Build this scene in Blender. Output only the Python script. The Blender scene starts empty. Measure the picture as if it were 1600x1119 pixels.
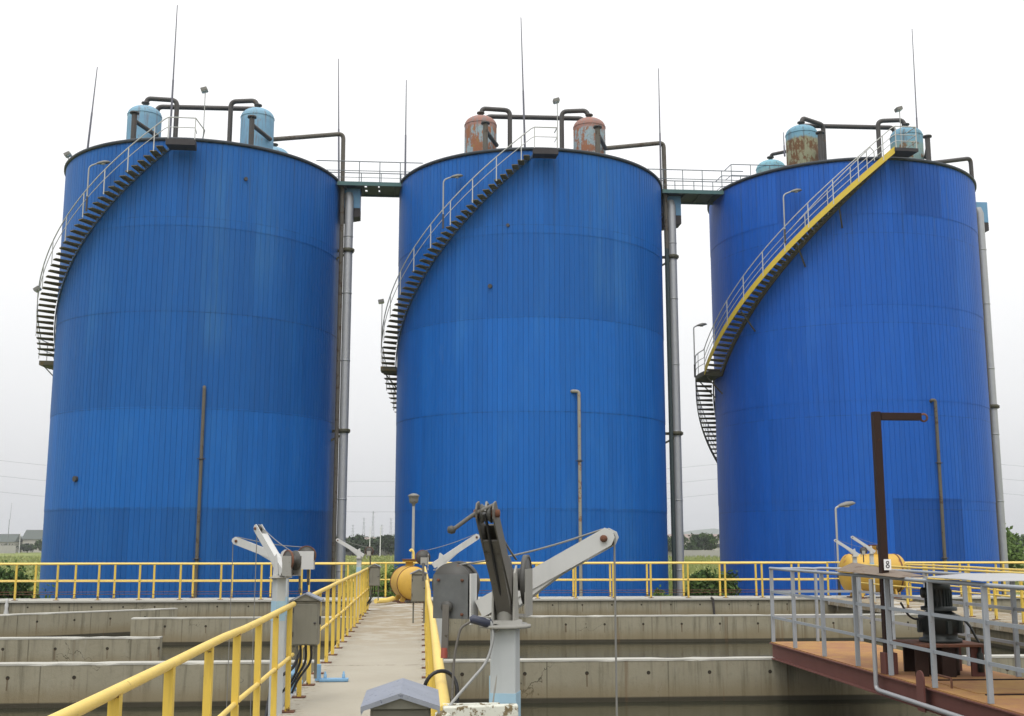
import bpy, math, random
from mathutils import Vector, Matrix
random.seed(7)
sc = bpy.context.scene
COL = sc.collection
PI = math.pi
def rad(a): return math.radians(a)

# ------------------------------------------------------------------ mesh building
class MB:
    def __init__(s): s.v = []; s.f = []; s.sm = []
    def add(s, vs, fs, smooth=False):
        b = len(s.v); s.v += [tuple(v) for v in vs]
        s.f += [tuple(i + b for i in f) for f in fs]; s.sm += [smooth] * len(fs)
        return s
    def box(s, c, size, m=None):
        x, y, z = [q / 2 for q in size]
        vs = [Vector((a, b, d)) for a in (-x, x) for b in (-y, y) for d in (-z, z)]
        if m is not None: vs = [m @ v for v in vs]
        vs = [v + Vector(c) for v in vs]
        return s.add(vs, [(0, 1, 3, 2), (4, 6, 7, 5), (0, 4, 5, 1), (2, 3, 7, 6), (0, 2, 6, 4), (1, 5, 7, 3)])
    def bar(s, p, q, w, h, up=(0, 0, 1)):
        p, q = Vector(p), Vector(q); d = q - p; L = d.length; d = d / L
        r = d.cross(Vector(up))
        if r.length < 1e-4: r = d.cross(Vector((0, 1, 0)))
        r.normalize(); u = r.cross(d)
        m = Matrix((d, r, u)).transposed()
        return s.box((p + q) / 2, (L, w, h), m)
    def tube(s, pts, r, n=10, cap=True, closed=False, smooth=True):
        pts = [Vector(p) for p in pts]; k = len(pts)
        rs = r if isinstance(r, (list, tuple)) else [r] * k
        T = []
        for i in range(k):
            a = pts[i - 1] if (i > 0 or closed) else pts[i]
            b = pts[(i + 1) % k] if (i < k - 1 or closed) else pts[i]
            d1 = (pts[i] - a); d2 = (b - pts[i])
            d = (d1.normalized() if d1.length > 0 else Vector()) + (d2.normalized() if d2.length > 0 else Vector())
            T.append(d.normalized())
        u = T[0].orthogonal().normalized(); vs = []
        for i in range(k):
            u = u - T[i] * u.dot(T[i])
            if u.length < 1e-5: u = T[i].orthogonal()
            u.normalize(); w = T[i].cross(u)
            sc_ = 1.0
            if 0 < i < k - 1:
                c = T[i].dot((pts[i] - pts[i - 1]).normalized()); sc_ = 1 / max(c, .55)
            for j in range(n):
                t = 2 * PI * j / n
                vs.append(pts[i] + (u * math.cos(t) + w * math.sin(t)) * rs[i] * (1 + (sc_ - 1) * .5))
        fs = []
        for i in range(k if closed else k - 1):
            o = ((i + 1) % k) * n
            for j in range(n):
                fs.append((i * n + j, i * n + (j + 1) % n, o + (j + 1) % n, o + j))
        s.add(vs, fs, smooth)
        if cap and not closed:
            s.add(vs[:n], [tuple(range(n))[::-1]]); s.add(vs[-n:], [tuple(range(n))])
        return s
    def lathe(s, prof, n=32, o=(0, 0, 0), m=None, smooth=True):
        vs = []
        for (r, z) in prof:
            for j in range(n):
                t = 2 * PI * j / n; v = Vector((r * math.cos(t), r * math.sin(t), z))
                if m is not None: v = m @ v
                vs.append(v + Vector(o))
        fs = []
        for i in range(len(prof) - 1):
            for j in range(n):
                fs.append((i * n + j, i * n + (j + 1) % n, (i + 1) * n + (j + 1) % n, (i + 1) * n + j))
        return s.add(vs, fs, smooth)
    def prism(s, poly, axis, a, b):
        # poly in the two other axes, extruded along axis from a to b
        def P(p, t):
            if axis == 'x': return (t, p[0], p[1])
            if axis == 'y': return (p[0], t, p[1])
            return (p[0], p[1], t)
        n = len(poly); vs = [P(p, a) for p in poly] + [P(p, b) for p in poly]
        fs = [tuple(range(n)), tuple(range(n, 2 * n))[::-1]] + [(i, i + n, (i + 1) % n + n, (i + 1) % n) for i in range(n)]
        return s.add(vs, fs)
    def build(s, name, mat, parent=None, loc=None, fix=True, bevel=0):
        me = bpy.data.meshes.new(name); me.from_pydata(s.v, [], s.f); me.polygons.foreach_set('use_smooth', s.sm)
        if fix:
            import bmesh
            bm = bmesh.new(); bm.from_mesh(me); bmesh.ops.recalc_face_normals(bm, faces=bm.faces); bm.to_mesh(me); bm.free()
        me.materials.append(mat); me.update()
        o = bpy.data.objects.new(name, me); COL.objects.link(o)
        if parent is not None: o.parent = parent
        if loc is not None: o.location = loc
        if bevel:
            b = o.modifiers.new('bevel', 'BEVEL'); b.width = bevel; b.segments = 2; b.limit_method = 'ANGLE'
        return o
def fillet(pts, r=.15, n=5):
    pts = [Vector(p) for p in pts]; out = [pts[0]]
    for i in range(1, len(pts) - 1):
        a, p, b = pts[i - 1], pts[i], pts[i + 1]
        d1 = (a - p); d2 = (b - p); rr = min(r, d1.length * .45, d2.length * .45)
        A = p + d1.normalized() * rr; B = p + d2.normalized() * rr
        for k in range(n + 1):
            t = k / n; out.append(A * (1 - t) ** 2 + p * 2 * t * (1 - t) + B * t * t)
    out.append(pts[-1]); return out
def tag(o, label=None, cat=None, group=None, kind=None):
    if label: o['label'] = label
    if cat: o['category'] = cat
    if group: o['group'] = group
    if kind: o['kind'] = kind
    return o
def empty(name, loc, label, cat, group=None, rz=0):
    o = bpy.data.objects.new(name, None); COL.objects.link(o); o.location = loc; o.rotation_euler.z = rz
    o.empty_display_size = .3
    return tag(o, label, cat, group)
def copy_tree(o, parent=None):
    c = o.copy(); COL.objects.link(c)
    if parent is not None: c.parent = parent
    for ch in list(o.children): copy_tree(ch, c)
    return c

# ------------------------------------------------------------------ materials
class NT:
    def __init__(s, name):
        s.m = bpy.data.materials.new(name); s.m.use_nodes = True; s.t = s.m.node_tree
        s.b = s.t.nodes['Principled BSDF']
    def n(s, typ, ins=None, **props):
        nd = s.t.nodes.new(typ)
        for k, v in props.items(): setattr(nd, k, v)
        for k, v in (ins or {}).items(): s.set(nd, k, v)
        return nd
    def set(s, nd, k, v):
        sock = nd.inputs[k]
        if isinstance(v, bpy.types.Node): v = v.outputs[0]
        if isinstance(v, bpy.types.NodeSocket): s.t.links.new(v, sock)
        else:
            if sock.type == 'RGBA' and len(v) == 3: v = (*v, 1)
            sock.default_value = v
    def math(s, op, a, b=None, c=None, clamp=False):
        nd = s.t.nodes.new('ShaderNodeMath'); nd.operation = op; nd.use_clamp = clamp
        for i, v in enumerate((a, b, c)):
            if v is not None: s.set(nd, i, v)
        return nd.outputs[0]
    def mix(s, f, a, b, mode='MIX'):
        nd = s.t.nodes.new('ShaderNodeMix'); nd.data_type = 'RGBA'; nd.blend_type = mode
        s.set(nd, 0, f); s.set(nd, 6, a); s.set(nd, 7, b)
        return nd.outputs[2]
    def ramp(s, f, stops):
        nd = s.t.nodes.new('ShaderNodeMapRange'); s.set(nd, 0, f)
        nd.inputs[1].default_value = stops[0]; nd.inputs[2].default_value = stops[1]; nd.clamp = True
        nd.interpolation_type = 'SMOOTHSTEP'
        return nd.outputs[0]
    def noise(s, vec, scale, detail=4, rough=.6, dist=0):
        nd = s.n('ShaderNodeTexNoise', {'Scale': scale, 'Detail': detail, 'Roughness': rough, 'Distortion': dist})
        s.set(nd, 'Vector', vec); return nd.outputs[0]
    def vmul(s, vec, sc3):
        nd = s.n('ShaderNodeVectorMath', operation='MULTIPLY'); s.set(nd, 0, vec); nd.inputs[1].default_value = sc3
        return nd.outputs[0]
    def obj(s): return s.n('ShaderNodeTexCoord').outputs['Object']
    def pos(s): return s.n('ShaderNodeNewGeometry').outputs['Position']
    def bump(s, h, strength=.3, dist=.02):
        nd = s.n('ShaderNodeBump', {'Strength': strength, 'Distance': dist}); s.set(nd, 'Height', h)
        s.set(s.b, 'Normal', nd)
def col(r, g, b):
    f = lambda c: ((c / 255 + .055) / 1.055) ** 2.4 if c > 10 else c / 255 / 12.92
    return (f(r), f(g), f(b))
def paint(name, base, rough=.5, metal=0, var=.12, scale=4, rust=0, rustcol=(.13, .055, .022), rscale=9, streak=0, spec=.5, bump=.1):
    t = NT(name); P = t.pos()
    nz = t.noise(P, scale, 5, .65)
    c = t.mix(nz, tuple(k * (1 - var) for k in base), tuple(min(1, k * (1 + var)) for k in base))
    if streak:
        st = t.noise(t.vmul(P, (7, 7, .6)), 1.6, 4, .6)
        c = t.mix(t.math('MULTIPLY', t.ramp(st, (.48, .75)), streak), c, tuple(k * .45 for k in base))
    r = rough
    if rust:
        rn = t.noise(P, rscale, 6, .72)
        lo = .72 - rust * .38
        mk = t.ramp(rn, (lo, lo + .06))
        rc = t.mix(t.noise(P, rscale * 3, 3), tuple(k * .55 for k in rustcol), tuple(min(1, k * 1.5) for k in rustcol))
        c = t.mix(mk, c, rc)
        r = t.math('ADD', t.math('MULTIPLY', mk, .85 - rough), rough)
    t.set(t.b, 'Base Color', c); t.set(t.b, 'Roughness', r); t.b.inputs['Metallic'].default_value = metal
    t.b.inputs['Specular IOR Level'].default_value = spec
    if bump: t.bump(t.noise(P, 40, 3), bump, .004)
    return t.m

def tank_mat(name, base, bands, edge_dark=0, patches=(), fade=0.5, stripes=()):
    """corrugated cladding: every band of sheets and every strip of sheets has faded by its own amount"""
    t = NT(name); O = t.obj()
    sp = t.n('ShaderNodeSeparateXYZ'); t.set(sp, 0, O); X, Y, Z = sp.outputs
    th = t.math('ARCTAN2', t.math('MULTIPLY', X, -1), t.math('MULTIPLY', Y, -1))
    c = base
    # bands
    val = None
    for i, (z, k) in enumerate(bands):
        if i == 0: val = t.math('MULTIPLY', 1, k)
        else:
            stp = t.math('GREATER_THAN', Z, z)
            val = t.math('ADD', t.math('MULTIPLY', val, t.math('SUBTRACT', 1, stp)), t.math('MULTIPLY', stp, k))
    bid = t.math('FLOOR', t.math('DIVIDE', t.math('ADD', Z, 1.2), 4.43))
    pid = t.math('FLOOR', t.math('MULTIPLY', th, 60 / (2 * PI)))
    cb = t.n('ShaderNodeCombineXYZ'); t.set(cb, 0, pid); t.set(cb, 1, bid)
    wn = t.n('ShaderNodeTexWhiteNoise', noise_dimensions='2D'); t.set(wn, 'Vector', cb)
    pv = t.math('ADD', t.math('MULTIPLY', wn.outputs[0], .11), .945)
    # single sheets
    pid2 = t.math('FLOOR', t.math('MULTIPLY', th, 180 / (2 * PI)))
    cb2 = t.n('ShaderNodeCombineXYZ'); t.set(cb2, 0, pid2); t.set(cb2, 1, bid)
    wn2 = t.n('ShaderNodeTexWhiteNoise', noise_dimensions='2D'); t.set(wn2, 'Vector', cb2)
    pv2 = t.math('ADD', t.math('MULTIPLY', wn2.outputs[0], .07), .965)
    val = t.math('MULTIPLY', t.math('MULTIPLY', val, pv), pv2)
    uv = t.n('ShaderNodeCombineXYZ'); t.set(uv, 0, t.math('MULTIPLY', th, 7)); t.set(uv, 1, Z)
    s1 = t.noise(t.vmul(uv, (3.2, .16, 1)), 1.0, 5, .62)
    s2 = t.noise(t.vmul(uv, (.55, .12, 1)), 1.0, 3, .55)
    s3 = t.noise(t.vmul(uv, (9, .9, 1)), 1.0, 4, .7)
    val = t.math('MULTIPLY', val, t.math('ADD', t.math('MULTIPLY', s3, .28), .86))
    dk = tuple(k * .62 for k in base); lt = (base[0] * 1.9 + .012, base[1] * 1.28 + .01, base[2] * 1.08)
    cc = t.mix(t.math('MULTIPLY', t.ramp(s1, (.45, .8)), .34), base, dk)
    cc = t.mix(t.math('MULTIPLY', t.ramp(s2, (.48, .78)), fade), cc, lt)
    chalk = t.math('MULTIPLY', t.ramp(t.noise(t.vmul(uv, (1.6, .3, 1)), 1.0, 5, .7), (.62, .8)), .28 * fade)
    cc = t.mix(chalk, cc, (.2, .3, .39))
    for (a_, w_, z0_, z1_, k_) in stripes:
        q = t.math('DIVIDE', t.math('SUBTRACT', th, rad(a_)), rad(w_)); g_ = t.math('EXPONENT', t.math('MULTIPLY', t.math('MULTIPLY', q, q), -1))
        zm = t.math('MULTIPLY', t.ramp(Z, (z0_, z0_ + 2)), t.math('SUBTRACT', 1, t.ramp(Z, (z1_ - 2, z1_))))
        cc = t.mix(t.math('MULTIPLY', t.math('MULTIPLY', g_, zm), t.math('MULTIPLY', t.ramp(s1, (.3, .65)), k_)), cc, (.1, .26, .42))
    # rain streaks of dirt running down from the rim and the stairs
    top = t.ramp(Z, (13.5, 20.2))
    dirt = t.math('MULTIPLY', t.math('MULTIPLY', t.ramp(t.noise(t.vmul(uv, (4.5, .1, 1)), 1.0, 4, .7), (.52, .7)), top), .5)
    cc = t.mix(dirt, cc, (.035, .06, .085))
    for (a0, a1, z0, z1, k) in patches:
        m = t.math('MULTIPLY', t.math('MULTIPLY', t.math('GREATER_THAN', th, rad(a0)), t.math('LESS_THAN', th, rad(a1))),
                   t.math('MULTIPLY', t.math('GREATER_THAN', Z, z0), t.math('LESS_THAN', Z, z1)))
        cc = t.mix(m, cc, tuple(q * k for q in base))
    if edge_dark:  # cladding turns darker in a soft band towards its right-hand edge
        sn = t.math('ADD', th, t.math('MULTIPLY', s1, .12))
        em = t.math('MULTIPLY', t.math('SUBTRACT', 1, t.ramp(sn, (rad(-91), rad(-80)))), edge_dark)
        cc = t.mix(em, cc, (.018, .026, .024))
    fz = t.math('ABSOLUTE', t.math('SUBTRACT', t.math('FRACT', t.math('DIVIDE', t.math('ADD', Z, 1.23), 4.43)), .0))
    lap = t.math('MULTIPLY', t.math('LESS_THAN', fz, .012), t.ramp(s1, (.35, .6)))
    cc = t.mix(t.math('MULTIPLY', lap, .32), cc, (.01, .035, .085))
    # few small specks of rust / bird droppings
    sk = t.ramp(t.noise(uv, 3.1, 2, .5), (.83, .86))
    cc = t.mix(t.math('MULTIPLY', sk, .7), cc, (.05, .05, .06))
    fin = t.n('ShaderNodeHueSaturation', {'Color': cc}); t.set(fin, 'Value', val)
    t.set(t.b, 'Base Color', fin.outputs[0])
    t.set(t.b, 'Roughness', t.math('ADD', t.math('MULTIPLY', s3, .25), .4))
    t.b.inputs['Specular IOR Level'].default_value = .2
    t.bump(t.noise(t.vmul(uv, (1, .45, 1)), 2.2, 5, .6), .3, .03)
    return t.m

def concrete_mat(name, a, b, wall=True, holes=True):
    t = NT(name); P = t.pos()
    sp = t.n('ShaderNodeSeparateXYZ'); t.set(sp, 0, P); X, Y, Z = sp.outputs
    c = t.mix(t.noise(P, 1.1, 6, .65), a, b)
    c = t.mix(t.math('MULTIPLY', t.ramp(t.noise(P, 14, 5, .7), (.5, .8)), .35), c, tuple(k * .6 for k in a))
    if wall:
        U = t.math('ADD', X, t.math('MULTIPLY', Y, .37))
        st = t.noise(t.vmul(P, (8, 8, .5)), 1.0, 5, .68)
        c = t.mix(t.math('MULTIPLY', t.ramp(st, (.47, .72)), .65), c, tuple(k * .42 for k in a))
        pale = t.noise(t.vmul(P, (5, 5, .9)), 1.3, 4, .6)
        c = t.mix(t.math('MULTIPLY', t.ramp(pale, (.6, .8)), .35), c, (.42, .41, .36))
        vor = t.n('ShaderNodeTexVoronoi', {'Scale': .8}, feature='DISTANCE_TO_EDGE')
        wob = t.n('ShaderNodeVectorMath', operation='ADD'); t.set(wob, 0, P); nn_ = t.n('ShaderNodeTexNoise', {'Scale': 2.5, 'Detail': 4}); t.set(nn_, 'Vector', P); t.set(wob, 1, nn_.outputs[1]); t.set(vor, 'Vector', wob)
        crk = t.math('MULTIPLY', t.math('LESS_THAN', vor.outputs[0], .0045), t.ramp(t.noise(P, .6, 3), (.55, .62)))
        c = t.mix(t.math('MULTIPLY', crk, .7), c, (.03, .026, .018))
        # formwork seams
        seam = t.math('LESS_THAN', t.math('ABSOLUTE', t.math('SUBTRACT', t.math('FRACT', t.math('DIVIDE', U, 1.83)), .5)), .006)
        c = t.mix(t.math('MULTIPLY', seam, .55), c, tuple(k * .3 for k in a))
        # water line: algae and silt
        wz = t.math('ADD', Z, t.math('MULTIPLY', t.noise(t.vmul(P, (1.2, 1.2, 0)), 1.0, 3), .22))
        lo = t.math('SUBTRACT', 1, t.ramp(wz, (-.42, -.12)))
        c = t.mix(t.math('MULTIPLY', lo, .6), c, (.19, .145, .075))
        we = t.math('SUBTRACT', 1, t.ramp(Z, (-.565, -.535)))
        c = t.mix(t.math('MULTIPLY', we, .88), c, (.03, .028, .02))
        rs = t.noise(t.vmul(P, (3.1, 3.1, .12)), 1.7, 3, .6)
        c = t.mix(t.math('MULTIPLY', t.ramp(rs, (.62, .72)), .4), c, (.13, .068, .028))
        if holes:
            fx = t.math('MULTIPLY', t.math('SUBTRACT', t.math('FRACT', t.math('DIVIDE', U, .93)), .5), .93)
            dz = t.math('ADD', Z, .2)
            r2 = t.math('ADD', t.math('MULTIPLY', fx, fx), t.math('MULTIPLY', dz, dz))
            h = t.math('LESS_THAN', r2, .0008)
            c = t.mix(t.math('MULTIPLY', h, .9), c, (.012, .009, .006))
            ln = t.math('ADD', .1, t.math('MULTIPLY', t.noise(t.vmul(P, (1.3, 1.3, 0)), 1, 1), .16))
            run = t.math('MULTIPLY', t.math('LESS_THAN', t.math('ABSOLUTE', t.math('ADD', fx, t.math('MULTIPLY', t.math('SUBTRACT', st, .5), .09))), .013),
                         t.math('MULTIPLY', t.math('LESS_THAN', dz, 0), t.math('GREATER_THAN', dz, t.math('MULTIPLY', ln, -1))))
            vis = t.ramp(t.noise(t.vmul(P, (1.1, 1.1, 0)), 1.7, 2), (.35, .65)); c = t.mix(t.math('MULTIPLY', run, t.math('MULTIPLY', vis, .75)), c, (.07, .038, .015))
    t.set(t.b, 'Base Color', c); t.b.inputs['Roughness'].default_value = .9
    t.b.inputs['Specular IOR Level'].default_value = .25
    t.bump(t.noise(P, 22, 6, .75), .35, .015)
    return t.m

def deck_mat():
    t = NT('walkway_concrete'); P = t.pos()
    sp = t.n('ShaderNodeSeparateXYZ'); t.set(sp, 0, P); X, Y, Z = sp.outputs
    c = t.mix(t.noise(P, 1.3, 6, .65), (.3, .272, .215), (.4, .37, .305))
    c = t.mix(t.math('MULTIPLY', t.ramp(t.noise(P, 26, 4, .7), (.5, .8)), .4), c, (.24, .225, .19))
    stn = t.math('MULTIPLY', t.ramp(t.noise(P, 1.6, 5, .7), (.4, .56)), t.ramp(Y, (17, 25)))
    c = t.mix(t.math('MULTIPLY', stn, .6), c, (.22, .155, .075))
    wet = t.math('MULTIPLY', t.ramp(t.noise(P, .9, 3, .5), (.58, .62)), t.ramp(Y, (27, 29)))
    c = t.mix(t.math('MULTIPLY', wet, .7), c, (.5, .49, .46))
    jl = t.math('LESS_THAN', t.math('ABSOLUTE', t.math('ADD', t.math('SUBTRACT', Y, 16.7), t.math('MULTIPLY', t.noise(P, 4, 3), .16))), .025)
    jm = t.math('MULTIPLY', jl, t.ramp(t.noise(P, 9, 3), (.38, .55)))
    c = t.mix(t.math('MULTIPLY', jm, .8), c, (.09, .07, .045))
    ed = t.math('MULTIPLY', t.ramp(t.math('ABSOLUTE', t.math('ADD', X, .63)), (.5, .72)), t.ramp(t.noise(P, 12, 4, .7), (.52, .62)))
    c = t.mix(t.math('MULTIPLY', ed, .6), c, (.13, .1, .06))
    t.set(t.b, 'Base Color', c); t.b.inputs['Roughness'].default_value = .92
    t.b.inputs['Specular IOR Level'].default_value = .2
    t.bump(t.noise(P, 30, 5, .7), .3, .008)
    return t.m

def ground_mat():
    t = NT('meadow'); P = t.pos()
    c = t.mix(t.ramp(t.noise(P, .07, 6, .65), (.35, .65)), (.14, .18, .05), (.26, .27, .1))
    c = t.mix(t.math('MULTIPLY', t.ramp(t.noise(P, .5, 6, .7), (.45, .7)), .5), c, (.09, .125, .035))
    t.set(t.b, 'Base Color', c); t.b.inputs['Roughness'].default_value = 1
    t.b.inputs['Specular IOR Level'].default_value = .05
    t.bump(t.noise(P, 3, 5, .7), .6, .2)
    return t.m
def water_mat():
    t = NT('murky_water'); P = t.pos()
    c = t.mix(t.noise(P, .8, 4), (.02, .022, .014), (.035, .035, .022))
    t.set(t.b, 'Base Color', c); t.b.inputs['Roughness'].default_value = .12
    t.bump(t.noise(t.vmul(P, (1, 1, 1)), 3.2, 4, .6), .25, .03)
    return t.m
def leaf_mat(name, a, b, sc_=2.5):
    t = NT(name); P = t.pos()
    c = t.mix(t.ramp(t.noise(P, sc_, 4, .7), (.3, .7)), a, b)
    t.set(t.b, 'Base Color', c); t.b.inputs['Roughness'].default_value = .75
    t.b.inputs['Specular IOR Level'].default_value = .15
    return t.m
def rustplate_mat():
    t = NT('rusty_deck_plate'); P = t.pos()
    c = t.mix(t.ramp(t.noise(P, 2.2, 6, .7), (.35, .65)), (.29, .145, .075), (.36, .2, .07))
    c = t.mix(t.math('MULTIPLY', t.ramp(t.noise(P, 7, 5, .7), (.5, .7)), .6), c, (.25, .125, .08))
    c = t.mix(t.math('MULTIPLY', t.ramp(t.noise(P, 1.1, 4, .6), (.52, .68)), .55), c, (.38, .24, .085))
    t.set(t.b, 'Base Color', c); t.b.inputs['Roughness'].default_value = .88
    t.b.inputs['Specular IOR Level'].default_value = .2
    t.bump(t.noise(P, 50, 4), .3, .004)
    return t.m
def vessel_mat(name, body, top, z_lo, rustcol, amount, pale=None):
    """paint flaking off a pressure vessel, dome and shell worn differently"""
    t = NT(name); P = t.pos(); O = t.obj()
    sp = t.n('ShaderNodeSeparateXYZ'); t.set(sp, 0, O); Z = sp.outputs[2]
    n1 = t.noise(P, 1.5, 6, .72); st = t.noise(t.vmul(P, (4, 4, .8)), 1.2, 5, .7)
    c = t.mix(t.noise(P, 5, 4), tuple(k * .85 for k in body), tuple(min(1, k * 1.15) for k in body))
    zz = t.math('ADD', Z, t.math('MULTIPLY', st, .5))
    tz = t.ramp(zz, (z_lo, z_lo + .18))
    mk = t.ramp(t.math('ADD', t.math('MULTIPLY', n1, .5), t.math('MULTIPLY', st, .5)), (.62 - amount * .3, .67 - amount * .3))
    rc = t.mix(t.noise(P, 7, 4, .7), tuple(k * .5 for k in rustcol), tuple(min(1, k * 1.4) for k in rustcol))
    c = t.mix(mk, c, rc)
    if pale:
        pm = t.ramp(t.noise(P, 2.6, 6, .75), (.58, .62)); c = t.mix(t.math('MULTIPLY', pm, .8), c, pale)
    tc = t.mix(t.math('MULTIPLY', t.ramp(t.noise(P, 6, 5, .7), (.6, .66)), amount), top, rustcol)
    c = t.mix(tz, c, tc)
    run = t.math('MULTIPLY', t.ramp(t.noise(t.vmul(P, (6, 6, .35)), 1.3, 4, .65), (.52, .66)), .6); c = t.mix(run, c, tuple(k * .6 for k in rustcol))
    t.set(t.b, 'Base Color', c); t.b.inputs['Roughness'].default_value = .7
    t.b.inputs['Specular IOR Level'].default_value = .3
    t.bump(n1, .2, .01)
    return t.m

M = {}
BLUE = (.022, .125, .40)
M['t1'] = tank_mat('blue_cladding_left', (.007, .099, .355), [(-9, .86), (3.2, 1.1), (7.72, .9), (12.13, .9), (16.15, 1.0)], edge_dark=.9, fade=.55, stripes=[(-15, 5, 9.5, 20, .26), (-32, 7, 13, 21, .14), (80, 9, 4, 13, .2)])
M['t2'] = tank_mat('blue_cladding_middle', (.007, .103, .385), [(-9, .98), (3.2, 1.08), (7.72, 1.1), (12.13, .94), (16.15, 1.02)], fade=.6, stripes=[(-25, 7, 12, 21, .2), (86, 10, 0, 20, .2)])
M['t3'] = tank_mat('blue_cladding_right', (.008, .091, .415), [(-9, 1.0), (3.7, 1.0), (8.4, 1.02), (13.0, 1.0), (17.5, 1.05)],
                   patches=[(-23, -5, 17.48, 20.2, .72), (-24.5, 6, -3, 3.75, .7), (37, 46, 17.5, 20.2, .8)], fade=.45)
M['rim'] = paint('dark_rim', (.012, .02, .03), .6, rust=.1)
M['roof'] = paint('roof_sheet', (.05, .12, .2), .6, rust=.1, rscale=2)
M['tread'] = paint('dirty_steel_tread', (.12, .108, .07), .75, rust=.55, rustcol=(.17, .115, .045), rscale=5)
M['rail_w'] = paint('pale_painted_rail', (.46, .46, .45), .5, rust=.05, rscale=8)
M['yellow_str'] = paint('yellow_stringer', (.58, .42, .04), .55, rust=.12, rscale=6)
M['dark_str'] = paint('dark_olive_stringer', (.06, .055, .03), .7, rust=.25, rscale=5)
M['str_blue'] = paint('dirty_blue_stringer', (.03, .08, .17), .65, rust=.35, rustcol=(.05, .05, .04), rscale=3)
M['pipe_dark'] = paint('dark_pipe', (.045, .04, .038), .55, rust=.35, rustcol=(.1, .06, .035), rscale=4)
M['pipe_brown'] = paint('rusty_pipe', (.1, .088, .07), .7, rust=.45, rustcol=(.06, .037, .022), rscale=3, streak=.4)
M['pipe_lite'] = paint('pale_rusty_pipe', (.27, .25, .21), .65, rust=.48, rustcol=(.2, .11, .06), rscale=3)
M['pipe_grey'] = paint('galvanised_pipe', (.33, .335, .345), .45, metal=.25, var=.12, rust=.02, rscale=6)
M['rod'] = paint('lightning_rod_steel', (.1, .1, .13), .5)
M['sky_box'] = paint('light_blue_sheet', (.13, .29, .47), .5, rust=.08, rscale=3)
M['black_under'] = paint('dark_underside', (.03, .025, .028), .7, rust=.1)
M['bridge'] = paint('dark_green_bridge', (.035, .052, .052), .65, rust=.2, rscale=3)
M['bridge_edge'] = paint('teal_edge', (.05, .12, .12), .6, rust=.2, rscale=4)
M['thin_rail'] = paint('thin_grey_rail', (.12, .14, .16), .5)
M['yellow'] = paint('yellow_handrail', (.72, .52, .13), .5, var=.14, rust=.2, rustcol=(.16, .09, .035), rscale=13, streak=.12)
M['yellow_post'] = paint('yellow_post', (.66, .46, .07), .5, var=.12, rust=.09, rustcol=(.14, .07, .025), rscale=10)
def post_mat():
    m = paint('yellow_post_worn', (.66, .46, .07), .5, var=.12)
    t = NT.__new__(NT); t.m = m; t.t = m.node_tree; t.b = t.t.nodes['Principled BSDF']
    old = t.b.inputs['Base Color'].links[0].from_socket; P = t.pos()
    sp = t.n('ShaderNodeSeparateXYZ'); t.set(sp, 0, P); Z = sp.outputs[2]
    foot = t.math('ADD', t.math('SUBTRACT', 1, t.ramp(Z, (.02, .22))), t.math('MULTIPLY', t.ramp(Z, (.98, 1.06)), .75))
    mid = t.math('SUBTRACT', 1, t.ramp(t.math('ABSOLUTE', t.math('SUBTRACT', Z, .55)), (.0, .06)))
    k = t.math('ADD', t.noise(P, 9, 6, .72), t.math('ADD', t.math('MULTIPLY', foot, .17), t.math('MULTIPLY', mid, .1)))
    mk = t.ramp(k, (.67, .71))
    c = t.mix(mk, old, t.mix(t.noise(P, 28, 3), (.05, .025, .01), (.2, .1, .035)))
    grime = t.math('MULTIPLY', t.ramp(t.noise(t.vmul(P, (20, 20, 2.5)), 1, 4, .7), (.5, .75)), .3)
    c = t.mix(grime, c, (.3, .2, .06))
    t.set(t.b, 'Base Color', c); return m
M['yellow_post'] = post_mat()
M['yellow_drum'] = paint('yellow_vessel_paint', (.5, .3, .04), .55, var=.25, scale=2, rust=.3, rustcol=(.3, .13, .05), rscale=3.5)
M['rust'] = paint('rusty_iron', (.14, .055, .03), .85, rust=.6, rustcol=(.1, .045, .025))
M['rust_dk'] = paint('dark_brown_steel', (.026, .012, .008), .7, var=.3, rust=.3, rustcol=(.06, .022, .011), rscale=5, spec=.25)
M['beam'] = paint('red_oxide_beam', (.12, .04, .03), .7, var=.25, rust=.2, rustcol=(.14, .055, .03), rscale=4)
M['white_p'] = paint('grey_white_post', (.43, .45, .45), .55, var=.1, rust=.06, rustcol=(.25, .22, .18), rscale=9, streak=.25)
M['white'] = paint('white_crane_paint', (.5, .5, .485), .5, var=.06, rust=.05, rustcol=(.3, .22, .15), rscale=7, streak=.15)
M['crane_grey'] = paint('weathered_grey_crane', (.3, .29, .26), .6, var=.2, rust=.25, rustcol=(.13, .1, .07), rscale=14)
M['crane_dark'] = paint('grimy_crane_arm', (.12, .11, .095), .65, var=.2, rust=.3, rustcol=(.06, .05, .035), rscale=14)
M['galv'] = paint('galvanised_plate', (.125, .13, .13), .5, metal=.3, var=.4, scale=12, rust=.25, rustcol=(.12, .1, .08), rscale=9)
M['winch_dk'] = paint('greasy_winch', (.06, .058, .052), .55, rust=.2, rscale=16)
M['red_grip'] = paint('faded_red_grip', (.28, .06, .04), .6, rust=.2, rscale=30)
M['steel'] = paint('wire_rope', (.33, .33, .32), .5, metal=.3)
M['rope'] = paint('dull_wire_rope', (.19, .185, .17), .6)
M['sleeve'] = paint('dark_blue_rubber', (.03, .035, .06), .5, bump=0)
M['rubber'] = paint('black_cable', (.015, .015, .017), .5, bump=0)
M['box_grey'] = paint('stainless_cabinet', (.2, .192, .155), .5, metal=.25, var=.2, rust=.12, rustcol=(.1, .085, .055), rscale=8, streak=.35)
M['box_roof'] = paint('zinc_cover', (.27, .285, .325), .45, metal=.35, var=.22, scale=14, rust=.3, rustcol=(.13, .14, .18), rscale=45)
M['peel'] = paint('peeling_paint', (.6, .6, .52), .6, rust=.55, rustcol=(.16, .12, .06), rscale=22)
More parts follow.
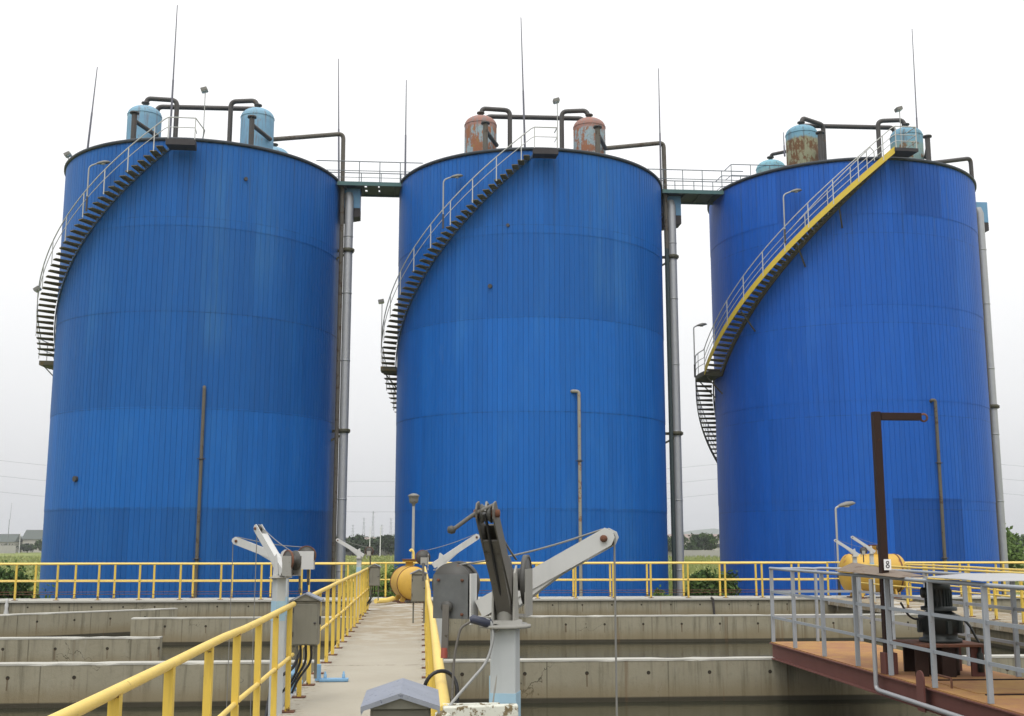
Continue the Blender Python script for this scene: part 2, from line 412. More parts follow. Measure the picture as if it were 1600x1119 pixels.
M['pale_blue'] = paint('pale_blue_paint', (.3, .45, .55), .5, rust=.1)
M['blue_part'] = paint('light_blue_casting', (.17, .33, .5), .5, rust=.12)
M['grey_rail'] = paint('grey_painted_rail', (.3, .325, .35), .5, metal=.15, var=.14, rust=.17, rustcol=(.2, .16, .12), rscale=13)
M['sheet'] = paint('pale_sheet_metal', (.34, .34, .335), .5, var=.07, rust=.03, rscale=5)
M['sheet_rust'] = paint('rusty_sheet_metal', (.16, .12, .085), .75, rust=.45, rustcol=(.1, .06, .035), rscale=6)
M['motor'] = paint('dark_green_motor', (.012, .017, .016), .5, rust=.1, rscale=12)
M['sign_w'] = paint('white_plate', (.75, .75, .74), .5, bump=0, var=.03)
M['ink'] = paint('black_ink', (.01, .01, .01), .6, bump=0)
M['lamp'] = paint('lamp_housing', (.17, .165, .15), .5, rust=.15, rscale=14)
M['lamp_glass'] = paint('lamp_glass', (.6, .6, .56), .25, bump=0)
M['lamp_pole'] = paint('lamp_pole', (.34, .34, .33), .5, rust=.06)
M['conc_wall'] = concrete_mat('basin_concrete', (.215, .195, .135), (.325, .3, .225))
M['conc_cap'] = concrete_mat('worn_concrete_cap', (.34, .33, .29), (.47, .46, .41), wall=False)
M['conc_field'] = concrete_mat('boundary_concrete', (.3, .29, .27), (.38, .37, .34), wall=False)
M['deck'] = deck_mat()
M['ground'] = ground_mat()
M['water'] = water_mat()
M['rustplate'] = rustplate_mat()
M['leaf_dk'] = leaf_mat('dark_leaves', (.025, .052, .014), (.08, .135, .035))
M['leaf_md'] = leaf_mat('green_leaves', (.05, .095, .02), (.14, .21, .05))
M['leaf_far'] = leaf_mat('far_leaves', (.022, .042, .018), (.05, .08, .03), .4)
M['leaf_pale'] = leaf_mat('far_pale_leaves', (.045, .06, .03), (.09, .11, .05), .3)
M['bark'] = paint('bark', (.09, .07, .05), .9)
M['grass'] = leaf_mat('grass_blades', (.15, .2, .05), (.32, .33, .12), .3)
M['hill'] = leaf_mat('hill_green', (.05, .08, .05), (.07, .1, .06), .01)
M['house_wall'] = paint('house_wall', (.42, .4, .37), .8, streak=.3, scale=.3, bump=0)
M['house_roof'] = paint('house_roof', (.085, .1, .09), .8, scale=.3, bump=0)
M['pink_roof'] = paint('pale_red_roof', (.24, .19, .17), .8, scale=.1, bump=0)
M['window'] = paint('dark_window', (.03, .035, .04), .2, bump=0)
M['pylon'] = paint('pylon_steel', (.2, .21, .22), .6, bump=0)
M['white_post'] = paint('white_post', (.68, .68, .67), .6, bump=0)

# vessels
M['v1'] = vessel_mat('pale_blue_vessel', (.17, .325, .46), (.2, .36, .48), 2.6, (.28, .19, .17), .12)
M['v2'] = vessel_mat('red_primer_vessel', (.27, .11, .055), (.31, .16, .13), 2.6, (.27, .34, .37), .5, pale=(.27, .16, .05))
M['v3'] = vessel_mat('rusted_blue_vessel', (.24, .24, .15), (.15, .31, .41), 2.45, (.14, .07, .03), .48)
M['v3b'] = vessel_mat('blue_vessel_rust_spots', (.2, .3, .3), (.15, .3, .4), 2.3, (.17, .1, .05), .3)
M['v3c'] = vessel_mat('blue_back_vessel', (.2, .33, .36), (.18, .38, .46), 2.6, (.2, .15, .06), .3)

# ------------------------------------------------------------------ camera, world, sun
cam = bpy.data.cameras.new('camera'); co = bpy.data.objects.new('camera', cam); COL.objects.link(co)
cam.sensor_width = 36; cam.lens = 36 * 1758.87 / 1600; cam.clip_start = .05; cam.clip_end = 9000
co.location = (0, 0, 1.73); co.rotation_euler = (PI / 2 + .16208, 0, -.07887)
sc.camera = co
w = bpy.data.worlds.new('World'); sc.world = w; w.use_nodes = True
wt = w.node_tree; bg = wt.nodes['Background']
SUN_EL, SUN_AZ = 58, 195      # azimuth from +Y clockwise: behind the viewer, a little to the left
sky = wt.nodes.new('ShaderNodeTexSky'); sky.sky_type = 'NISHITA'; sky.sun_disc = False
sky.sun_elevation = rad(SUN_EL); sky.sun_rotation = rad(SUN_AZ); sky.air_density = 1.5; sky.dust_density = 6
hs = wt.nodes.new('ShaderNodeHueSaturation'); hs.inputs['Saturation'].default_value = .12
wt.links.new(sky.outputs[0], hs.inputs['Color']); wt.links.new(hs.outputs[0], bg.inputs[0]); bg.inputs[1].default_value = .05
# the cloud layer: an overcast sky, brighter overhead than at the horizon
tc = wt.nodes.new('ShaderNodeTexCoord'); sx = wt.nodes.new('ShaderNodeSeparateXYZ'); wt.links.new(tc.outputs['Generated'], sx.inputs[0])
cr = wt.nodes.new('ShaderNodeValToRGB'); wt.links.new(sx.outputs[2], cr.inputs[0])
e = cr.color_ramp; e.elements[0].position = 0; e.elements[0].color = (.68, .69, .715, 1)
e.elements[1].position = 1; e.elements[1].color = (1.75, 1.75, 1.75, 1)
for p_, v_ in ((.06, (.73, .735, .75)), (.2, (.87, .873, .88)), (.42, (1.0, 1.0, 1.0))):
    k_ = e.elements.new(p_); k_.color = (*v_, 1)
bg2 = wt.nodes.new('ShaderNodeBackground'); wt.links.new(cr.outputs[0], bg2.inputs[0])
ad = wt.nodes.new('ShaderNodeAddShader'); wt.links.new(bg.outputs[0], ad.inputs[0]); wt.links.new(bg2.outputs[0], ad.inputs[1])
wt.links.new(ad.outputs[0], wt.nodes['World Output'].inputs[0])
sl = bpy.data.lights.new('sun', 'SUN'); so = bpy.data.objects.new('sun', sl); COL.objects.link(so)
sl.energy = .8; sl.angle = rad(18); sl.color = (1, .97, .92)
d_ = Vector((math.sin(rad(SUN_AZ)) * math.cos(rad(SUN_EL)), math.cos(rad(SUN_AZ)) * math.cos(rad(SUN_EL)), math.sin(rad(SUN_EL))))
so.rotation_euler = d_.to_track_quat('Z', 'Y').to_euler(); so.location = (0, -20, 60)
sc.view_settings.view_transform = 'Standard'; sc.view_settings.look = 'None'; sc.view_settings.exposure = 0; sc.view_settings.gamma = 1
sc.cycles.max_bounces = 6; sc.cycles.diffuse_bounces = 3; sc.cycles.glossy_bounces = 3; sc.cycles.volume_bounces = 0
sc.cycles.use_denoising = True

# ------------------------------------------------------------------ setting
GZ = -2.2
g = MB()
nx = 60
xs = [-4500 + 150 * i for i in range(61)]
g.add([(-5000, -300, GZ), (5000, -300, GZ), (5000, 6000, GZ), (-5000, 6000, GZ)], [(0, 1, 2, 3)])
tag(g.build('ground', M['ground']), kind='structure')
wb = MB(); wb.add([(-34, -8, -.62), (34, -8, -.62), (34, 35.6, -.62), (-34, 35.6, -.62)], [(0, 1, 2, 3)])
tag(wb.build('water', M['water']), kind='structure')
WX0, WX1 = -1.45, .17          # left walkway
RX0, RX1 = 12.8, 14.5          # right walkway
wk = MB(); wk.box(((WX0 + WX1) / 2, 18.1, -.11), (WX1 - WX0, 34.7, .22))
tag(wk.build('walkway', M['deck'], bevel=.015), kind='structure')
wk = MB(); wk.box(((RX0 + RX1) / 2, 18.1, -.112), (RX1 - RX0, 34.7, .22))
tag(wk.build('side_walkway', M['deck'], bevel=.015), kind='structure')
wk = MB(); wk.box((0, 36.13, -.035), (70, 1.4, .07))
tag(wk.build('cross_walkway', M['conc_cap'], bevel=.015), kind='structure')

def wall(name, label, p0, p1, zt, zb, thick, cap=True, mat='conc_wall', group=None, capmat='conc_cap'):
    p0, p1 = Vector((*p0, 0)), Vector((*p1, 0)); mid = (p0 + p1) / 2
    r = empty(name, (mid.x, mid.y, zb), label, 'wall', group)
    m = MB(); m.bar((p0 - mid) + Vector((0, 0, (zt - zb - .025) / 2)), (p1 - mid) + Vector((0, 0, (zt - zb - .025) / 2)), thick, zt - zb - .025)
    m.build('wall_body', M[mat], r)
    c = MB(); d = (p1 - p0); L = d.length; d = d / L; nr = Vector((-d.y, d.x, 0)); n = max(8, int(L / .22)); rnd = random.Random(int(L * 100)); vs = []; fs = []
    for q in range(n + 1):
        o_ = p0 - mid + d * (L * q / n); zz = zt - zb; hw = thick / 2 + .008
        for sd in (-1, 1):
            ch = rnd.uniform(.006, .025) if rnd.random() < .16 else rnd.uniform(0, .004)
            vs += [o_ + nr * sd * (hw - ch) + Vector((0, 0, zz - ch * .4)), o_ + nr * sd * (hw - ch * .3) + Vector((0, 0, zz - .026 - ch * .5))]
    for q in range(n):
        a_, b_ = 4 * q, 4 * q + 4
        fs += [(a_, a_ + 2, b_ + 2, b_), (a_ + 1, a_, b_, b_ + 1), (a_ + 2, a_ + 3, b_ + 3, b_ + 2), (a_ + 3, a_ + 1, b_ + 1, b_ + 3)]
    fs += [(0, 1, 3, 2), (4 * n, 4 * n + 2, 4 * n + 3, 4 * n + 1)]
    c.add(vs, fs)
    c.build('cap', M[capmat], r)
    return r
# back wall of the basins
wr = empty('concrete_wall', (0, 35.5, GZ), 'long grey concrete back wall of the basins below the far yellow railings', 'wall', 'concrete basin walls')
m = MB(); m.box((0, .13, 1.06), (70, .26, 2.12)); m.build('wall_body', M['conc_wall'], wr)
m = MB(); m.box((0, 1.13, 1.04), (70, .2, 2.08)); m.build('rear_face', M['conc_wall'], wr)
wall('concrete_wall', 'concrete wall with brown water stain, second row behind the white cranes right of the walkway', (.17, 27.3), (RX0, 27.3), 0, GZ, .24, group='concrete basin walls')
wall('concrete_wall', 'short concrete wall with a free left end beside the walkway, behind the cut-off wall', (-6.68, 27.4), (WX0, 27.4), 0, GZ, .24, group='concrete basin walls')
wall('concrete_wall', 'nearest concrete wall right of the walkway carrying the rusty bridge end', (.17, 17.3), (RX0, 17.3), 0, GZ, .24, group='concrete basin walls')
wall('concrete_wall', 'nearest concrete wall across the left basin behind the front yellow railing', (-32, 17.35), (WX0, 17.35), 0, GZ, .24, group='concrete basin walls')
wall('concrete_wall', 'concrete wall on the left cut off at its right end, with tie holes', (-32, 21.9), (-4.8, 21.9), 0, GZ, .24, group='concrete basin walls')
wall('concrete_wall', 'slanting concrete guide wall on the left below the far railing', (-16, 24.95), (-6.5, 31.25), 0, GZ, .24, group='concrete basin walls')
wall('concrete_wall', 'concrete wall right of the side walkway in the second row', (RX1, 27.3), (33, 27.3), 0, GZ, .24, group='concrete basin walls')
wall('concrete_wall', 'concrete wall right of the side walkway in the nearest row', (RX1, 17.3), (33, 17.3), 0, GZ, .24, group='concrete basin walls')
# side walls under the walkways
for (n_, x_, l_) in (('walkway_support_wall', (WX0 + WX1) / 2, 'concrete wall carrying the yellow-railed walkway'), ('walkway_support_wall', (RX0 + RX1) / 2, 'concrete wall carrying the side walkway on the right')):
    r = empty(n_, (x_, 18.1, GZ), l_, 'wall', 'walls under the walkways')
    m = MB(); m.box((0, 0, (2.2 - .225) / 2), (1.2, 34.7, 2.2 - .225)); m.build('wall_body', M['conc_wall'], r)
# crack pipe on the back wall
o = MB().tube(fillet([(9.05, 35.44, .02), (9.12, 35.42, -.03), (9.15, 35.42, -.55)], .03), .035).build('drain_spout', M['pipe_dark'])
tag(o, 'small dark drain pipe hooked over the back concrete wall between middle and right tanks', 'pipe')
o = MB().lathe([(.002, 0), (.07, .01), (.075, .1), (.05, .22), (.06, .34), (.035, .42), (.055, .5), (.002, .53)], 10).build('white_rag', M['white'], loc=(-12.33, 35.43, -.46))
tag(o, 'white rag tied at the foot of the far yellow railing on the left', 'rag')

# ------------------------------------------------------------------ tanks
TX = [-11.45, 5.561, 22.572]; TY = 58.136; R = 6.96; ZT = 20.31
WHERE = ['left', 'middle', 'right']
def cylp(th, r, z): return Vector((-r * math.sin(rad(th)), -r * math.cos(rad(th)), z))
def ring(r_out, groove, n, z0, z1):
    vs = []; fs = []
    per = 2 * PI / n
    prof = [(0, r_out), (.9, r_out), (.93, r_out - groove), (.975, r_out - groove)]
    A = [((k + f) * per, r) for k in range(n) for (f, r) in prof]; L = len(A)
    for z in (z0, z1):
        for a, r in A: vs.append((r * math.cos(a), r * math.sin(a), z))
    for j in range(L): fs.append((j, (j + 1) % L, L + (j + 1) % L, L + j))
    return vs, fs
for i in range(3):
    lab = ['leftmost tall blue storage tank with pale blue roof vessels', 'middle tall blue storage tank with reddish roof vessels', 'rightmost tall blue storage tank with the yellow staircase'][i]
    T = empty('storage_tank', (TX[i], TY, GZ), lab, 'storage tank', 'tall blue tanks')
    zs = [(-2.2, 3.2), (3.2, 7.72), (7.72, 12.13), (12.13, 16.15), (16.15, 20.2)] if i < 2 else [(-2.2, 3.7), (3.7, 8.4), (8.4, 13.0), (13.0, 17.5), (17.5, 20.2)]
    m = MB()
    for k, (a, b) in enumerate(zs):
        v, f = ring(R + .012 * k - .02, .016, 180, a - GZ - (.04 if k else 0), b - GZ)
        m.add(v, f)
        # folded lower lip so the joint reads
        m.lathe([(R + .012 * k - .045, a - GZ - (.04 if k else 0)), (R + .012 * k - .02, a - GZ - (.04 if k else 0))], 180, smooth=False)
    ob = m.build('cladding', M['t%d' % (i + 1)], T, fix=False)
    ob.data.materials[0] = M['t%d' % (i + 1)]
    ob.location.z = -GZ; ob.data.transform(Matrix.Translation((0, 0, GZ)))
    m = MB(); m.lathe([(R - .05, 22.36), (R + .09, 22.36), (R + .12, 22.4), (R + .12, 22.48), (R + .08, 22.52), (R - .1, 22.52)], 180); m.build('rim', M['rim'], T)
    m = MB(); m.lathe([(R - .08, 22.48), (3, 22.75), (.01, 22.9)], 96); m.build('roof', M['roof'], T)
    # small patches / nozzles seen on the shell
    spots = {0: [(37, 4.55, .13), (-25, 18.6, .09)], 1: [(21, 13.6, .1), (14, 16.5, .08)], 2: []}[i]
    for (a, z, r_) in spots:
        m = MB(); p = cylp(a, R + .02, z - GZ); d = Vector((p.x, p.y, 0)).normalized(); m.tube([p - d * .1, p + d * .1], r_, 12); m.build('nozzle_stub', M['pipe_dark'], T)

# ------------------------------------------------------------------ stairs
def helix(r, a, b, zf, step=2.0):
    n = max(2, int(abs(b - a) / step) + 1)
    return [cylp(a + (b - a) * k / (n - 1), r, zf(a + (b - a) * k / (n - 1))) for k in range(n)]
def strip(pts_in, pts_out, h):
    """solid band between two curves, h tall downwards"""
    m = MB(); n = len(pts_in); vs = []
    for a, b in zip(pts_in, pts_out): vs += [a, b, b - Vector((0, 0, h)), a - Vector((0, 0, h))]
    fs = []
    for k in range(n - 1):
        for j in range(4): fs.append((4 * k + j, 4 * k + (j + 1) % 4, 4 * k + 4 + (j + 1) % 4, 4 * k + 4 + j))
    fs += [(3, 2, 1, 0), (4 * n - 4, 4 * n - 3, 4 * n - 2, 4 * n - 1)]
    return m.add(vs, fs)
STAIR = [dict(z0=20.25, s=.1087, wi=.12, wo=.90, land=(87, 98), top=(3.2, -6.4)),
         dict(z0=20.45, s=.109, wi=.12, wo=.80, land=(89, 96), top=(4.4, -4.4)),
         dict(z0=20.55, s=.1185, wi=.15, wo=1.0, land=(84, 99), top=(1.2, -7.2))]
SLAB = ['dark spiral staircase with open treads around the leftmost tank', 'dark spiral staircase with open treads around the middle tank', 'spiral staircase with yellow stringer around the rightmost tank']
for i in range(3):
    S = STAIR[i]; T = empty('spiral_staircase', (TX[i], TY, 0), SLAB[i], 'staircase', 'tank staircases')
    ri, ro = R + S['wi'], R + S['wo']; a0 = S['top'][0]; l0, l1 = S['land']; zl = S['z0'] - S['s'] * l0
    def zf(a, S=S, l0=l0, l1=l1, zl=zl):
        if a <= l0: return S['z0'] - S['s'] * a
        if a <= l1: return zl
        return zl - S['s'] * (a - l1)
    aend = l1 + (zl - GZ - .1) / S['s']
    dth = .2255 / S['s']
    angs = []; a = a0 + dth
    while a < l0 - dth * .5: angs.append(a); a += dth
    a = l1 + dth * .7
    while a < aend: angs.append(a); a += dth
    for a in angs:
        m = MB(); z = zf(a) - .06; half = .98 if i < 2 else .92
        P = [cylp(a - half, ri, z), cylp(a - half, ro, z), cylp(a + half, ro, z), cylp(a + half, ri, z)]
        dn = Vector((0, 0, -.035))
        vs = P + [p + dn for p in P]
        m.add(vs, [(0, 1, 2, 3), (7, 6, 5, 4), (0, 4, 5, 1), (1, 5, 6, 2), (2, 6, 7, 3), (3, 7, 4, 0)])
        # folded front lip, deeper at the tank
        q0, q1 = cylp(a + half, ri, z), cylp(a + half, ro, z)
        e0, e1 = cylp(a + half + .22, ri, z), cylp(a + half + .22, ro, z)
        h0, h1 = Vector((0, 0, -.13)), Vector((0, 0, -.06))
        m.add([q0, q1, q1 + h1, q0 + h0, e0, e1, e1 + h1, e0 + h0], [(0, 1, 2, 3), (7, 6, 5, 4), (0, 4, 5, 1), (1, 5, 6, 2), (2, 6, 7, 3), (3, 7, 4, 0)])
        m.build('tread', M['tread'], T, fix=False)
    # inner stringer
    cin = helix(R + .03, a0, l0, zf); cout = helix(R + .03 + (.06 if i < 2 else .08), a0, l0, zf)
    up = Vector((0, 0, .0))
    strip([p + up for p in cin], [p + up for p in cout], .13 if i < 2 else .3).build('inner_stringer', M['str_blue'] if i < 2 else M['dark_str'], T)
    cin = helix(R + .03, l1, aend, zf); cout = helix(R + .1, l1, aend, zf)
    strip(cin, cout, .13 if i < 2 else .3).build('inner_stringer', M['str_blue'] if i < 2 else M['dark_str'], T)
    # top platform and landing
    t0, t1 = S['top']; zp = S['z0'] - S['s'] * a0 + .02
    pin = [cylp(t0 + (t1 - t0) * k / 6, R + .22, zp) for k in range(7)]; pout = [cylp(t0 + (t1 - t0) * k / 6, ro + .1, zp) for k in range(7)]
    strip(pin, pout, .28 if i < 2 else .16).build('top_platform', M['black_under'], T)
    pin = [cylp(l0 + (l1 - l0) * k / 6, R + .02, zl - .03) for k in range(7)]; pout = [cylp(l0 + (l1 - l0) * k / 6, ro + .05, zl - .03) for k in range(7)]
    strip(pin, pout, .22).build('landing', M['tread'] if i < 2 else M['dark_str'], T)
    # outer handrail
    heights = ((1.05, 'handrail', .027), (.58, 'mid_rail', .018)) if i < 2 else ((1.1, 'handrail', .026), (.68, 'mid_rail', .018), (.36, 'mid_rail', .018))
    rr = ro + .02
    for (h, nm, rad_) in heights:
        pts = [cylp(t1, R - .9, zp - .25 + h * .2)] if nm == 'handrail' and i == 0 else []
        pts += [cylp(t1 + .3, R + .15, zp + h)] + [cylp(t1 + .3, rr, zp + h), cylp(a0 - .6, rr, zp + h)] + helix(rr, a0 + .6, l0 - .5, lambda a: zf(a) + h) + helix(rr, l0 + .5, l1, lambda a: zl + h) + helix(rr, l1 + .5, aend, lambda a: zf(a) + h)
        if i == 0 and nm == 'handrail': pts[1] = cylp(t1 - 2.5, R + .1, zp + h * .75)
        MB().tube(pts, rad_, 8).build(nm, M['rail_w'], T)
    k = 0; a = t1 + .3
    pa = [t1 + .3, a0 - .6] + [a0 + 4 + 8.7 * q for q in range(30) if a0 + 4 + 8.7 * q < aend]
    for a in pa:
        zb = zp if a < a0 else zf(a) - .05
        m = MB(); m.bar(cylp(a, rr, zb - .08), cylp(a, rr, zb + heights[0][0] + (0.0 if a < a0 else .05)), .045, .03, cylp(a, 1, 0)); m.build('post', M['rail_w'], T)
    if i == 2:
        so_ = helix(ro, a0, l0, zf); si_ = helix(ro + .03, a0, l0, zf)
        upv = Vector((0, 0, .1))
        strip([p + upv for p in so_], [p + upv for p in si_], .34).build('outer_stringer', M['yellow_str'], T)
        pts = helix(ro, l1, aend, zf)
        strip(pts, [p + cylp(0, 0, 0) + Vector((p.x, p.y, 0)).normalized() * .03 for p in pts], .22).build('outer_stringer', M['black_under'], T)
        # inner hand rail near the top, with its bent-over end
        pts = helix(R + .2, 8, 40, lambda a: zf(a) + 1.15)
        pts = [cylp(6.6, R + .2, zf(6.6) + .3), cylp(6.6, R + .2, zf(8) + .95)] + pts
        MB().tube(fillet(pts[:3], .12) + pts[3:], .026, 8).build('inner_handrail', M['rail_w'], T)
        for a in (9.5, 16, 25, 34):
            MB().bar(cylp(a, R + .2, zf(a) - .1), cylp(a, R + .2, zf(a) + 1.13), .04, .03).build('post', M['rail_w'], T)
        for a in (21, 36, 60):
            m = MB(); m.bar(cylp(a, ro - .1, zf(a) - .25), cylp(a - 1, R + .03, zf(a) - 1.25), .07, .05); m.build('brace', M['dark_str'], T)
        m = MB(); m.bar(cylp(l0 + 1, ro - .1, zl - .25), cylp(l0 + 1, R + .02, zl - 1.2), .06, .05); m.bar(cylp(l1 - 1, ro - .1, zl - .25), cylp(l1 - 1, R + .02, zl - 1.2), .06, .05); m.build('brace', M['dark_str'], T)
    else:
        m = MB(); m.bar(cylp(l0 + 2, ro - .05, zl - .2), cylp(l0 + 4, R + .02, zl - 1.1), .05, .05); m.build('brace', M['dark_str'], T)

# lamps standing on the stairs
def arm_lamp(name, label, base, h, arm, az, group, flip=False):
    r = empty(name, base, label, 'lamp', group, rz=az)
    pts = fillet([(0, 0, 0), (0, 0, h), (arm, 0, h + arm * .45)], .18)
    MB().tube(pts, .036, 8).build('pole', M['lamp_pole'], r)
    MB().box((0, 0, .35), (.075, .075, .7)).build('pole_sleeve', M['pipe_dark'], r)
    m = MB(); L = .5
    prof = [(-.03, .04, .05), (.1, .09, .09), (.28, .15, .12), (.47, .13, .09), (.58, .03, .03)]
    vs = []; n = 10
    for (x, hw, hh) in prof:
        for j in range(n):
            t = 2 * PI * j / n; z = math.sin(t) * hh; vs.append((arm + x, math.cos(t) * hw, h + arm * .45 + x * .18 + (z if z > 0 else z * .5)))
    fs = [(a * n + j, a * n + (j + 1) % n, (a + 1) * n + (j + 1) % n, (a + 1) * n + j) for a in range(len(prof) - 1) for j in range(n)]
    m.add(vs, fs, True); m.build('lamp_head', M['lamp'], r)
    MB().lathe([(.005, -.05), (.09, -.045), (.1, 0)], 10, (arm + .27, 0, h + arm * .45 + .02)).build('lamp_glass', M['lamp_glass'], r)
    return r
def flood_lamp(name, label, base, h, az, group, tilt=.5):
    r = empty(name, base, label, 'lamp', group, rz=az)
    MB().tube([(0, 0, 0), (0, 0, h)], .022, 8).build('pole', M['lamp_pole'], r)
    mm = Matrix.Rotation(tilt, 3, 'Y')
    m = MB(); m.box((.05, 0, h + .08), (.3, .36, .17), mm); m.build('lamp_head', M['lamp'], r, bevel=.02)
    MB().box(Vector((.05, 0, h + .08)) + mm @ Vector((0, 0, -.093)), (.26, .32, .012), mm).build('lamp_glass', M['lamp_glass'], r)
    return r
def at_tank(i, th, r, z): p = cylp(th, r, z); return (TX[i] + p.x, TY + p.y, z)
LG = 'lamps on the tanks'
arm_lamp('stair_lamp', 'curved lamp post on the upper stairs of the leftmost tank', at_tank(0, 31.5, R + .95, 16.75), 2.15, .35, rad(8), LG)
arm_lamp('stair_lamp', 'curved lamp post on the upper stairs of the middle tank', at_tank(1, 37.5, R + .84, 16.45), 2.4, .38, rad(8), LG)
arm_lamp('stair_lamp', 'curved lamp post on the yellow staircase of the rightmost tank', at_tank(2, 39.8, R + 1.02, 16.1), 2.45, .42, rad(8), LG)
arm_lamp('stair_lamp', 'dark lamp post at the stair landing left of the rightmost tank', at_tank(2, 97, R + 1.1, 10.5), 2.75, .2, rad(10), LG)
flood_lamp('floodlight', 'square floodlight on a thin post by the stair edge of the middle tank', at_tank(1, 83, R + .86, 11.3), 2.6, PI, LG, .2)
flood_lamp('floodlight', 'dark floodlight sticking out from the stair rail left of the leftmost tank', at_tank(0, 68, R + .93, 12.75), 1.05, PI, LG, .6)
flood_lamp('floodlight', 'small floodlight on a thin pole on the roof edge of the leftmost tank', (TX[0] + .9, TY - 6.3, 20.3), 2.6, PI, LG, .3)
flood_lamp('floodlight', 'small floodlight on a thin pole beside the stair top of the middle tank', (TX[1] + .75, TY - 6.3, 20.3), 2.6, PI, LG, .3)
flood_lamp('floodlight', 'small floodlight on a bent pole above the right vessel of the rightmost tank', (TX[2] + 1.0, TY - 6.2, 20.3), 2.75, PI, LG, .3)
flood_lamp('floodlight', 'tiny lamp at the left roof edge of the leftmost tank', at_tank(0, 62, R + .05, 20.3), .25, PI, LG, .5)

# ------------------------------------------------------------------ roof equipment
def vessel(i, x, y, key, label, r_=.83, top=23.5, group='domed vessels on the tank roofs'):
    v = empty('pressure_vessel', (TX[i] + x, TY + y, 20.35), label, 'vessel', group)
    H = top - 20.35; cz = H - .5
    prof = [(r_, 0), (r_, .6), (r_, 1.2), (r_, 1.8), (r_, cz)] + [(r_ * math.cos(t), cz + .5 * math.sin(t)) for t in [PI / 2 * k / 10 for k in range(1, 10)]] + [(.01, cz + .5)]
    MB().lathe(prof, 40).build('shell', M[key], v)
    MB().lathe([(.12, H - .03), (.12, H + .16), (.2, H + .16), (.2, H + .22), (.01, H + .22)], 14).build('flange', M['pipe_dark'], v)
    MB().lathe([(r_ + .015, cz - .05), (r_ + .022, cz - .04), (r_ + .022, cz + .0), (r_ + .01, cz + .01)], 40).build('weld_band', M[key], v)
    return v
def stub(i, x, y, label, ztop, tx, ty, tz):
    p = empty('vent_pipe', (TX[i] + x, TY + y, 20.35), label, 'pipe', 'short vent pipes before the vessels')
    h = ztop - 20.35
    MB().tube([(0, 0, 0), (0, 0, h - .05)], .13, 12).build('riser', M['pipe_brown'] if i == 1 else M['pipe_dark'], p)
    MB().lathe([(.01, h + .03), (.22, h + .03), (.22, h - .05), (.13, h - .05)], 14).build('flange', M['pipe_dark'], p)
    MB().tube([(.05, .05, h - .42), (tx - x, ty - y, tz - 20.35)], .11, 10).build('branch', M['pipe_dark'], p)
CNAME = ['pale blue', 'red primed', 'rusty blue']
PG = 'pipes on the tank roofs'
